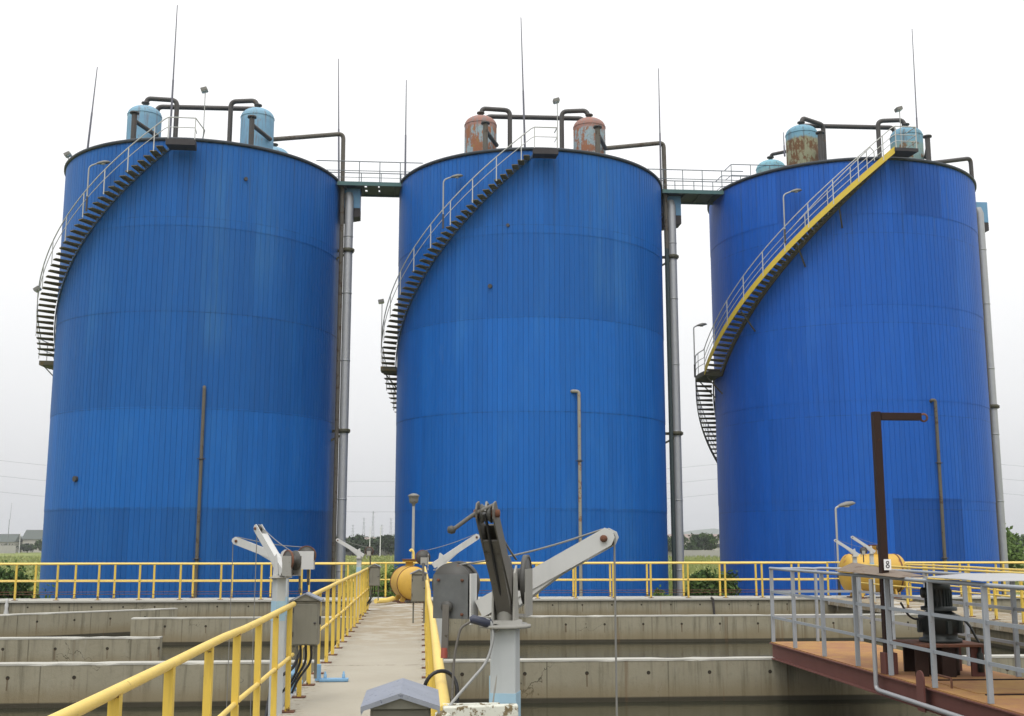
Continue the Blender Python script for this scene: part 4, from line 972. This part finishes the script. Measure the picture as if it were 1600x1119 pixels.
# ------------------------------------------------------------------ yellow drums
def drum(label, loc, az, L, r_, lift=.16, nk=.2):
    d = empty('yellow_vessel', loc, label, 'vessel', 'yellow horizontal vessels', rz=az)
    cz = r_ + lift; mx = Matrix.Rotation(PI / 2, 3, 'Y'); e_ = r_ * .42
    prof = [(.001, -L / 2 - e_)] + [(r_ * math.sin(t), -L / 2 - e_ * math.cos(t)) for t in [PI / 2 * k / 8 for k in range(1, 8)]] + [(r_, -L / 2 + .02), (r_, 0), (r_, L / 2 - .02)] + [(r_ * math.cos(t), L / 2 + e_ * math.sin(t)) for t in [PI / 2 * k / 8 for k in range(1, 8)]] + [(.001, L / 2 + e_)]
    MB().lathe(prof, 40, (0, 0, cz), mx).build('shell', M['yellow_drum'], d)
    for x_ in (-L / 2 + .05, L / 2 - .05):
        MB().lathe([(r_ - .005, x_ - .025), (r_ + .014, x_ - .02), (r_ + .014, x_ + .02), (r_ - .005, x_ + .025)], 40, (0, 0, cz), mx).build('seam_band', M['rust'], d)
    MB().lathe([(.11, cz + r_ - .03), (.11, cz + r_ + nk), (.2, cz + r_ + nk), (.2, cz + r_ + nk + .05), (.001, cz + r_ + nk + .05)], 18, (L * .08, 0, 0)).build('neck', M['yellow_drum'], d)
    MB().lathe([(.001, cz + r_ + nk + .052), (.22, cz + r_ + nk + .052), (.22, cz + r_ + nk + .09), (.001, cz + r_ + nk + .09)], 18, (L * .08, 0, 0)).build('blind_flange', M['rust'], d)
    for x_ in (-L * .36, L * .36):
        for s_ in (-1, 1):
            lg = MB().bar((x_, s_ * r_ * .5, cz - r_ * .8), (x_, s_ * r_ * .68, .03), .14, .06, (1, 0, 0)).build('leg', M['yellow_drum'], d)
            MB().box((x_, s_ * r_ * .7, .018), (.24, .2, .03)).build('foot_plate', M['rust'], lg)
        m = MB(); pts = [(-r_ * .62, 0.06), (r_ * .62, .06), (r_ * .55, cz - r_ * .72), (0, cz - r_ * .97), (-r_ * .55, cz - r_ * .72)]
        m.prism(pts, 'x', x_ - .012, x_ + .012); m.build('saddle', M['rust'], d)
    return d
drum('yellow round vessel at the far end of the walkway with the lamp behind', (-.34, 33.7, 0), rad(102), 1.15, .47, .09, .12)
drum('long yellow horizontal vessel behind the right white crane', (14.2, 35.15, .0), rad(2), 1.55, .6)
o = MB().tube(fillet([(-1.25, 32.0, .12), (-.95, 32.4, .12), (-.8, 33.0, .14)], .1), .07, 10).build('short_pipe', M['yellow']); tag(o, 'short pale pipe end lying beside the yellow round vessel', 'pipe')
# lamps on the cross walkway
lp = empty('walkway_lamp', (-.28, 36.75, 0), 'lamp post with flat hat head behind the yellow round vessel', 'lamp')
MB().tube([(0, 0, 0), (0, 0, 2.95)], .045, 10).build('pole', M['lamp_pole'], lp)
MB().lathe([(.04, 2.85), (.06, 2.95), (.13, 2.98), (.15, 3.06), (.16, 3.17), (.19, 3.19), (.19, 3.22), (.1, 3.27), (.001, 3.29)], 20).build('lamp_head', M['lamp'], lp)
MB().tube(fillet([(.02, -.06, 1.0), (.02, -.06, 1.42), (-.05, -.06, 1.5), (-.1, -.06, 1.44)], .06), .04, 10).build('hook_bracket', M['yellow'], lp)
arm_lamp('walkway_lamp', 'grey lamp post with curved head before the right tank', (13.7, 36.78, 0), 2.85, .12, rad(5), None)

# ------------------------------------------------------------------ rusty bridge with aerator
BX0, BX1, BY0, BY1, BZ = 5.35, 6.72, 6.6, 17.3, .23
B = empty('aerator_bridge', (BX0, BY0, 0), 'rusty steel plate bridge with red oxide beams over the right basin', 'bridge')
W_, L_ = BX1 - BX0, BY1 - BY0
MB().box((W_ / 2, L_ / 2, BZ - .008), (W_ + .04, L_, .016)).build('deck', M['rustplate'], B)
def ibeam(x_):
    m = MB(); m.box((x_, L_ / 2, BZ - .13), (.012, L_, .206)); m.box((x_, L_ / 2, BZ - .022), (.11, L_, .012)); m.box((x_, L_ / 2, BZ - .238), (.13, L_, .014)); return m
ibeam(.01).build('side_beam', M['beam'], B); ibeam(W_ - .01).build('side_beam', M['beam'], B)
for k in range(6): MB().box((W_ / 2, .8 + 1.8 * k, BZ - .13), (W_ - .15, .06, .16)).build('cross_beam', M['beam'], B)
for y_ in (4.55, 5.75): MB().box((W_ / 2 + .12, y_, BZ + .006), (W_ - .25, .035, .012)).build('floor_batten', M['rust_dk'], B)
MB().box((W_ * .55, 5.15, BZ + .004), (W_ - .3, 1.0, .008)).build('floor_plate', M['rustplate'], B)
MB().tube(fillet([(.16, 5.45, BZ), (.16, 5.45, BZ + .1), (.16, 5.1, BZ + .1), (.16, 5.1, BZ)], .03), .012, 8).build('lifting_handle', M['rust'], B)
lg_ = MB(); lg_.prism([(-.09, -.24), (.09, -.24), (.09, .09)] + [(.09 * math.cos(t), .09 + .09 * math.sin(t)) for t in [PI * k / 8 for k in range(1, 8)]] + [(-.09, .09)], 'x', -.085, -.067)
lg_.build('lug', M['beam'], B).location = (0, 5.32, BZ - .02)
MB().tube(fillet([(-.085, 6.5, 1.3), (-.085, 6.5, .06), (-.085, 6.4, .045), (-.085, .2, .03)], .1), .026, 10).build('conduit', M['pipe_grey'], B)
def grey_fence(label, p0, p1, posts, mids=((.75, .018), (.37, .018))):
    f = fence('grey_railing', label, p0, p1, posts, group='grey railings of the rusty bridge', mats=('grey_rail', 'grey_rail'), rails=((1.12, .021),), square=.034, base=False)
    d = (Vector(p1) - Vector(p0))
    for z, r_ in mids: MB().bar(Vector((0, 0, z)), d + Vector((0, 0, z)), .012, .036).build('mid_rail', M['grey_rail'], f)
    return f
grey_fence('grey railing along the near left edge of the rusty bridge', (BX0, 17.25, BZ), (BX0, 6.8, BZ), [17.25 - y for y in (17.22, 16.2, 15.01, 13.84, 12.85, 11.74, 10.57, 9.4, 8.2, 7.0)])
grey_fence('grey railing along the far right edge of the rusty bridge', (BX1, 17.25, BZ), (BX1, 6.8, BZ), [17.25 - y for y in (17.2, 16.0, 14.85, 13.75, 12.6, 11.5, 10.3, 9.2, 8.0, 7.0)])
grey_fence('short grey railing across the end of the rusty bridge', (BX0 + .03, 17.27, BZ), (BX1 - .03, 17.27, BZ), [.68])
# gallows
G = empty('gallows_crane', (5.40, 13.03, BZ), 'dark brown steel gallows post with hook eye and white plate', 'crane')
MB().box((0, 0, 1.52), (.09, .09, 3.04)).build('post', M['rust_dk'], G, bevel=.005)
MB().box((0, -.01, .12), (.15, .15, .24)).build('post_sleeve', M['beam'], G, bevel=.004)
m = MB(); m.box((.3, 0, 2.985), (.5, .085, .088)); m.build('arm', M['rust_dk'], G, bevel=.004)
MB().lathe([(.033, -.008), (.055, -.008), (.055, .008), (.033, .008)], 18, (.59, 0, 2.975), Matrix.Rotation(PI / 2, 3, 'X')).build('eye', M['rust'], G)
sg = MB().box((.02, -.065, 1.24), (.085, .006, .125)).build('number_plate', M['sign_w'], G)
num = MB(); mxx = Matrix.Rotation(PI / 2, 3, 'X')
for (z_, r0, r1) in ((1.264, .010, .0195), (1.2215, .012, .023)):
    num.lathe([(r0, -.001), (r1, -.001), (r1, .001), (r0, .001)], 24, (.02, -.0692, z_), mxx, smooth=False)
num.build('number', M['ink'], sg)
# aerator
A = empty('aerator_motor', (6.0, 12.95, BZ), 'dark vertical aerator motor on a rusty four-legged stand', 'motor')
for (x_, y_) in ((-.34, -.22), (-.06, -.3), (.3, -.25), (-.25, .3), (.3, .3)):
    MB().box((x_, y_, .165), (.15, .03, .33)).build('leg', M['rust_dk'] if x_ < 0 else M['beam'], A)
MB().box((-.02, 0, .345), (.8, .72, .03)).build('table_plate', M['rust'], A, bevel=.004)
MB().lathe([(.001, .0), (.19, .0), (.19, .31), (.16, .32), (.001, .33)], 24).build('shaft_housing', M['rust_dk'], A)
MB().lathe([(.2, .36), (.235, .36), (.235, .4), (.19, .41), (.19, .47), (.225, .49), (.225, .6), (.235, .62), (.235, .66), (.19, .68), (.14, .71), (.14, .74), (.001, .74)], 28).build('gearbox', M['motor'], A)
for k in range(8):
    t = 2 * PI * k / 8; MB().box((.235 * math.cos(t), .235 * math.sin(t), .54), (.05, .05, .14), Matrix.Rotation(t, 3, 'Z')).build('gearbox_rib', M['motor'], A)
mo = MB(); mo.lathe([(.2, .72), (.2, .76), (.13, .77), (.13, .95), (.14, .96), (.14, 1.03), (.1, 1.06), (.001, 1.06)], 28)
for k in range(24):
    t = 2 * PI * k / 24; mo.box((.138 * math.cos(t), .138 * math.sin(t), .86), (.03, .008, .2), Matrix.Rotation(t, 3, 'Z'))
mo.build('motor_body', M['motor'], A)
MB().lathe([(.001, 0), (.06, 0), (.06, .07), (.001, .07)], 14, (-.13, -.02, .92), Matrix.Rotation(-PI / 2, 3, 'Y')).build('terminal_box', M['motor'], A)
for (x_, y_) in ((.2, -.12), (.26, 0)):
    MB().tube(fillet([(x_, y_, .64), (x_ + .1, y_, .55), (x_ + .16, y_, .42), (x_ + .2, y_, .36)], .06), .012, 8).build('oil_hose', M['motor'], A)
MB().tube(fillet([(-.2, -.1, .66), (-.32, -.1, .62), (-.45, -.2, .66), (-.56, -.25, .82)], .1), .012, 8).build('cable', M['rubber'], A)
m = MB(); m.lathe([(.001, 0), (.035, 0), (.035, .2), (.02, .22), (.02, .3), (.001, .3)], 12, (.32, -.28, .05)); m.build('oil_pump', M['motor'], A)
# sheets lying on the rails
def sheet(name, label, pts_rows, mat, th=.006):
    m = MB(); nr = len(pts_rows); nc_ = len(pts_rows[0])
    top = [Vector(p) for r_ in pts_rows for p in r_]; c = sum(top, Vector()) / len(top)
    top = [p - c for p in top]; bot = [p - Vector((0, 0, th)) for p in top]; n = len(top); fs = []
    for a_ in range(nr - 1):
        for b_ in range(nc_ - 1):
            q = (a_ * nc_ + b_, a_ * nc_ + b_ + 1, (a_ + 1) * nc_ + b_ + 1, (a_ + 1) * nc_ + b_); fs += [q, tuple(n + t for t in q[::-1])]
    edge = [b_ for b_ in range(nc_)] + [a_ * nc_ + nc_ - 1 for a_ in range(1, nr)] + [(nr - 1) * nc_ + b_ for b_ in range(nc_ - 2, -1, -1)] + [a_ * nc_ for a_ in range(nr - 2, 0, -1)]
    for q in range(len(edge)): i0, i1 = edge[q], edge[(q + 1) % len(edge)]; fs.append((i1, i0, n + i0, n + i1))
    m.add(top + bot, fs); o = m.build(name, mat, loc=c); return tag(o, label, 'sheet', 'cover sheets on the bridge rails')
zr = BZ + 1.13
sheet('cover_sheet', 'pale flat cover sheet laid across the bridge rails above the aerator', [[(5.3, 10.5, zr + .006), (5.3, 10.9, zr + .012), (5.3, 11.75, zr + .008)], [(6.05, 10.45, zr + .012), (6.0, 11.0, zr + .03), (6.0, 12.2, zr + .03)], [(6.85, 10.55, zr + .008), (6.85, 11.2, zr + .016), (6.85, 12.9, zr + .012)]], M['sheet'])
sheet('cover_sheet', 'bent rusty cover sheet on the bridge rails beside the number plate', [[(5.26, 12.3, zr - .015), (5.26, 13.2, zr + .0), (5.28, 14.3, zr + .012)], [(5.6, 12.35, zr + .0), (5.62, 13.4, zr + .05), (5.6, 14.5, zr + .11)], [(6.0, 12.5, zr - .05), (6.0, 13.5, zr - .02), (6.05, 14.6, zr - .0)]], M['sheet_rust'])

# ------------------------------------------------------------------ vegetation and the far field
def leaves(n, lobes, size, seed, flat=.9):
    """many leaf sized faces spread through a few lobes, thinning towards the rim"""
    rnd = random.Random(seed); m = MB(); vs = []; fs = []
    tot = sum(l[3] * l[4] for l in lobes)
    for (cx, cy, cz, rx, rz) in lobes:
        k = int(n * rx * rz / tot); clumps = []
        for q in range(max(5, k // 22)):
            while True:
                p = Vector((rnd.uniform(-1, 1), rnd.uniform(-1, 1), rnd.uniform(-1, 1)))
                if p.length < 1: break
            p = p * (.55 + .5 * rnd.random()); clumps.append(Vector((cx + p.x * rx, cy + p.y * rx, cz + p.z * rz)))
        for q in range(k):
            c = rnd.choice(clumps); s = rx * .2
            p = c + Vector((rnd.gauss(0, s), rnd.gauss(0, s), rnd.gauss(0, s * .8)))
            nrm = Vector((rnd.gauss(0, 1), rnd.gauss(0, 1), rnd.gauss(.5, 1))).normalized(); u = nrm.orthogonal().normalized(); u.rotate(Matrix.Rotation(rnd.random() * 6.28, 3, nrm)); v = nrm.cross(u)
            a = size * rnd.uniform(.6, 1.4); b = a * .5; o = len(vs)
            vs += [p - u * a * .5, p + v * b * .5, p + u * a * .5, p - v * b * .5]; fs.append((o, o + 1, o + 2, o + 3))
    m.add(vs, fs); return m
def bush(label, loc, rx, h, mat, n, size, seed, group='bushes behind the railing', name='bush'):
    b = empty(name, loc, label, name, group); rnd = random.Random(seed)
    lobes = [(0, 0, h * .5, rx * .8, h * .45)] + [(rnd.uniform(-.6, .6) * rx, rnd.uniform(-.6, .6) * rx, h * rnd.uniform(.3, .75), rx * rnd.uniform(.3, .5), h * rnd.uniform(.2, .3)) for _ in range(7)]
    leaves(n, lobes, size, seed).build('crown', mat, b, fix=False)
    m = MB()
    for k in range(4):
        t = k * 1.6; m.tube([(0.05 * math.cos(t), .05 * math.sin(t), 0), (rx * .3 * math.cos(t), rx * .3 * math.sin(t), h * .45), (rx * .5 * math.cos(t + .3), rx * .5 * math.sin(t + .3), h * .75)], [.06, .04, .015], 6)
    m.build('stems', M['bark'], b); return b
bush('dark green bush behind the far railing at the left edge', (-17.6, 49, GZ), 2.1, 3.1, M['leaf_dk'], 14000, .2, 1)
bush('lower green bush just left of the left tank foot', (-15.3, 46, GZ), 1.0, 1.6, M['leaf_md'], 4500, .18, 11)
bush('green bush behind the yellow round vessel', (-1.15, 49, GZ), 1.15, 2.9, M['leaf_md'], 9000, .18, 2)
bush('dark bush in the gap between middle and right tank', (12.6, 49, GZ), 1.15, 2.95, M['leaf_dk'], 12000, .18, 3)
bush('yellowish green bush next to the standpipe of the middle tank', (10.6, 51, GZ), .9, 1.9, M['leaf_md'], 2200, .18, 4)
bush('tall green bush at the right edge beyond the right tank', (29.6, 62, GZ), 2.4, 3.3, M['leaf_md'], 12000, .26, 5)
bush('dark tree-like bush at the right edge far beyond the tank', (46.5, 92, GZ), 4.2, 5.4, M['leaf_md'], 15000, .4, 6)
def tree(label, loc, w_, h, mat, n, seed, size=.6, group='trees beyond the boundary wall'):
    b = empty('tree', loc, label, 'tree', group); rnd = random.Random(seed)
    m = MB(); m.tube([(0, 0, 0), (.1, 0, h * .3), (0, .1, h * .6), (0, 0, h * .85)], [.22, .17, .1, .03], 7)
    for k in range(5):
        t = rnd.random() * 6.28; z = h * rnd.uniform(.3, .6); m.tube([(0, 0, z), (w_ * .25 * math.cos(t), w_ * .25 * math.sin(t), z + h * .12), (w_ * .4 * math.cos(t), w_ * .4 * math.sin(t), z + h * .22)], [.09, .06, .02], 5)
    m.build('trunk', M['bark'], b)
    lobes = [(0, 0, h * .58, w_ * .38, h * .34)] + [(rnd.uniform(-.35, .35) * w_, rnd.uniform(-.35, .35) * w_, h * rnd.uniform(.35, .85), w_ * rnd.uniform(.16, .28), h * rnd.uniform(.12, .2)) for _ in range(8)]
    leaves(n, lobes, size, seed).build('crown', mat, b, fix=False); return b
k = 0
# gap between left and middle tank, gap between middle and right, right edge, left edge
row = [(-29.5, 330, 6, 5.0), (-25, 331, 6, 4.8), (-20, 336, 6, 5.4), (-15.5, 331, 6, 5.0), (-11.5, 337, 6, 5.6), (66, 300, 6, 5.6), (74, 300, 6, 6.0), (82.5, 299, 6, 6.0), (87, 297, 6, 5.6), (-27, 335, 6, 4.6), (-22.5, 338, 5.5, 5.0), (-18, 333, 6, 5.6), (-13.8, 336, 5.5, 5.2), (-9.6, 332, 6, 6.0), (-5.5, 334, 6, 5.4),
       (64, 296, 5.5, 5.4), (68, 299, 6, 5.9), (72, 295, 5.5, 6.2), (76, 297, 6, 6.6), (80.5, 294, 6, 6.2), (84, 296, 5, 6.0),
       (121, 270, 6, 6.4), (126, 268, 6, 6.6), (131, 266, 7, 6.0), (137, 268, 7, 6.6), (143, 266, 7, 6.2),
       (-139, 432, 6, 4.6), (-134, 430, 6, 5.6), (-158, 436, 6, 3.2), (-152, 434, 6, 3.0), (-146, 437, 6, 3.1)]
places = ['between left and middle tank', 'between middle and right tank', 'at the right edge of the view', 'by the house at the left edge']
ordn = ['first', 'second', 'third', 'fourth', 'fifth', 'sixth', 'seventh', 'eighth', 'ninth', 'tenth', 'eleventh', 'twelfth', 'thirteenth']
cnt = [0, 0, 0, 0]
row.sort(key=lambda q: q[0] / q[1])
for (x_, y_, w_, h_) in row:
    pl = 0 if -30 < x_ < 0 else 1 if 60 < x_ < 90 else 2 if x_ > 100 else 3
    tree('%s far dark tree from the left, seen %s' % (ordn[cnt[pl]], places[pl]), (x_, y_, GZ), w_, h_, M['leaf_far'] if k % 3 else M['leaf_dk'], 2600, 100 + k, .75); cnt[pl] += 1; k += 1
# paler line of far woodland
fw = MB(); vs = []; fs = []; rnd = random.Random(3)
lob = [(x_ + rnd.uniform(-4, 4), 640 + rnd.uniform(-15, 15), rnd.uniform(1.5, 3.5), rnd.uniform(4, 8), rnd.uniform(2, 4.5)) for x_ in range(-420, 420, 9)]
tag(leaves(26000, lob, 2.0, 9).build('far_woodland', M['leaf_pale'], loc=(0, 0, GZ), fix=False), 'faint pale line of far woodland along the horizon', 'woodland', kind='stuff')
# boundary wall
wall('boundary_wall', 'pale concrete boundary wall across the far meadow between the tanks', (-125, 395), (178, 236), GZ + 1.85, GZ, .3, mat='conc_field', capmat='conc_field')
wall('boundary_wall', 'pale concrete boundary wall with graffiti before the far house on the left', (-190, 420), (-143, 416), GZ + 2.8, GZ, .3, mat='conc_field', capmat='conc_field')
# grass
gm = MB(); vs = []; fs = []; rnd = random.Random(5)
def tuft(x_, y_, h_, w_):
    for q in range(4):
        t = rnd.random() * 6.28; dx, dy = math.cos(t) * w_, math.sin(t) * w_; o = len(vs)
        lx, ly = rnd.uniform(-.4, .4) * h_, rnd.uniform(-.4, .4) * h_
        vs.extend([(x_ - dx, y_ - dy, GZ), (x_ + dx, y_ + dy, GZ), (x_ + lx, y_ + ly, GZ + h_ * rnd.uniform(.6, 1.2))]); fs.append((o, o + 1, o + 2))
for (xa, xb, f_) in ((-.42, -.29, 3200), (-.125, -.0, 4600), (.21, .29, 3600), (.49, .62, 2600)):
    for q in range(f_):
        y_ = 42 + (310 - 42) * rnd.random() ** 1.7; x_ = y_ * rnd.uniform(xa, xb); s_ = .6 + y_ / 120
        tuft(x_, y_, rnd.uniform(.25, .6) * min(s_, 1.5), .035 * s_)
gm.add(vs, fs); tag(gm.build('grass', M['grass'], fix=False), 'tall yellowish green meadow grass behind the basins', 'grass', kind='stuff')
# houses
def house(label, x_, y_, w_, d_, hw, hr, roofmat, rows=1):
    h = empty('house', (x_, y_, GZ), label, 'house', 'far houses')
    MB().box((0, 0, hw / 2), (w_, d_, hw)).build('wall', M['house_wall'], h)
    r_ = MB().prism([(-d_ / 2 - .5, hw - .05), (d_ / 2 + .5, hw - .05), (0, hw + hr)], 'x', -w_ / 2 - .4, w_ / 2 + .4).build('roof', M[roofmat], h)
    for q in range(int(w_ // 3.5)):
        wx = -w_ / 2 + 1.8 + q * 3.5
        wf = MB().box((wx, -d_ / 2 - .03, hw * .55), (1.5, .08, 1.4)).build('window', M['window'], h); MB().box((wx, -d_ / 2 - .08, hw * .55 - .76), (1.7, .1, .1)).build('sill', M['house_wall'], wf)
    return h
hA = house('grey far house with dark gabled roof at the left edge', -147.8, 455, 9.5, 9, 5.0, 3.6, 'house_roof')
hB = house('smaller pale far house behind the mast at the left edge', -158.5, 450, 9, 9, 4.0, 3.0, 'house_roof')
hC = house('low far house just left of the left tank', -139.5, 470, 9, 8, 5.2, 2.6, 'house_roof')
house('long pale red roofed building far behind between middle and right tank', 96, 410, 38, 10, 4.8, 2.0, 'pink_roof')
house('small pale building far behind between left and middle tank', -29, 560, 14, 9, 4.2, 2.0, 'pink_roof')
o = MB().tube([(0, 0, 0), (.1, 0, 12), (.3, 0, 12.1), (.5, 0, 18.2)], [.16, .12, .08, .04], 6).build('radio_mast', M['pylon'], loc=(-150.9, 430, GZ)); tag(o, 'thin radio mast before the far house at the left edge', 'mast')
for (x_, y_, h_, l_) in ((-142.5, 418, 7.2, 'white concrete post beside the boundary wall near the left tank'), (-14.0, 310, 8.0, 'left white street lamp behind the meadow between left and middle tank'), (-11.2, 310, 8.0, 'right white street lamp behind the meadow between left and middle tank')):
    r_ = empty('field_post', (x_, y_, GZ), l_, 'post')
    MB().tube([(0, 0, 0), (0, 0, h_)], [.14, .09], 8).build('pole', M['white_post'], r_)
    MB().bar((-.1, 0, h_ - .1), (.9, 0, h_ + .1), .12, .08).build('arm', M['white_post'], r_)
# pylons and thin masts on the horizon
def pylon(label, x_, y_, h_, w_):
    p = empty('pylon', (x_, y_, GZ), label, 'pylon', 'power line pylons'); m = MB(); t = max(.07, h_ * .0045)
    for sx in (-1, 1):
        for sy in (-1, 1): m.bar((sx * w_, sy * w_, 0), (sx * w_ * .12, sy * w_ * .12, h_), t, t)
    for q in range(7):
        z0, z1 = h_ * q / 7, h_ * (q + 1) / 7; a, b = w_ * (1 - .88 * q / 7), w_ * (1 - .88 * (q + 1) / 7)
        for sy in (-1, 1): m.bar((-a, sy * a, z0), (b, sy * b, z1), t * .6, t * .6); m.bar((a, sy * a, z0), (-b, sy * b, z1), t * .6, t * .6)
    m.build('lattice', M['pylon'], p); c = MB()
    for z in (.7, .83, .96): c.bar((-w_ * 1.3, 0, h_ * z), (w_ * 1.3, 0, h_ * z), t, t)
    c.build('cross_arms', M['pylon'], p); return p
pylon('big lattice pylon outside the left of the view', -245, 500, 48, 4); pylon('big lattice pylon behind the right tank', 194, 500, 48, 4); pylon('big lattice pylon far to the right', 460, 500, 48, 4)
rnd = random.Random(8)
for q, px in enumerate((-48, -41, -35, -28, -22, -15)):
    pylon('%s small far pylon from the left on the horizon between left and middle tank' % ordn[q], px, 800 + 10 * (q % 3), 16 + 5 * (q % 3), 1.2)
pl_ = empty('power_line', (-245, 500, 0), 'three thin power lines crossing the sky behind the tanks', 'power line')
for (za, zb) in ((28, 33), (21.4, 27), (14.7, 21)):
    f1 = lambda x: za + .00034 * (x + 25) ** 2
    pts = [(x + 245, 0, f1(x)) for x in range(-245, 195, 20)] + [(194 + 245, 0, f1(194))]
    zE = f1(194); pts += [(194 + 245 + 13.3 * q, 0, zE - 8 * math.sin(PI * q / 20) - q * .25) for q in range(1, 21)]
    MB().tube(pts, .05, 5).build('wire', M['pylon'], pl_)
# far hills
hm = MB(); vs = []; fs = []; xs_ = list(range(-2600, 2601, 65)); rnd = random.Random(2)
def hz(x): return 14 + 9 * math.sin(x * .0041 + 1) + 7 * math.sin(x * .011) + 30 * math.exp(-((x - 790) / 120) ** 2) + 12 * math.exp(-((x + 60) / 90) ** 2)
for x in xs_:
    for (y, f_) in ((2700, 0), (2850, .6), (3000, 1), (3300, .7), (3700, 0)): vs.append((x, y, GZ - 1 + hz(x) * f_ if f_ else GZ - 2))
for a in range(len(xs_) - 1):
    for b in range(4): fs.append((a * 5 + b, a * 5 + 5 + b, a * 5 + 6 + b, a * 5 + 1 + b))
hm.add(vs, fs, True); tag(hm.build('hills', M['hill'], fix=False), kind='structure')
# the damp air
hz_m = bpy.data.materials.new('haze_air'); hz_m.use_nodes = True; ht = hz_m.node_tree; ht.nodes.remove(ht.nodes['Principled BSDF'])
pv = ht.nodes.new('ShaderNodeVolumePrincipled'); pv.inputs['Color'].default_value = (.9, .92, .95, 1); pv.inputs['Density'].default_value = .00028; pv.inputs['Anisotropy'].default_value = .2
ht.links.new(pv.outputs[0], ht.nodes['Material Output'].inputs['Volume'])
tag(MB().box((0, 1900, 34), (8000, 4600, 76)).build('haze', hz_m), kind='stuff')
bpy.data.objects['haze'].display_type = 'WIRE'
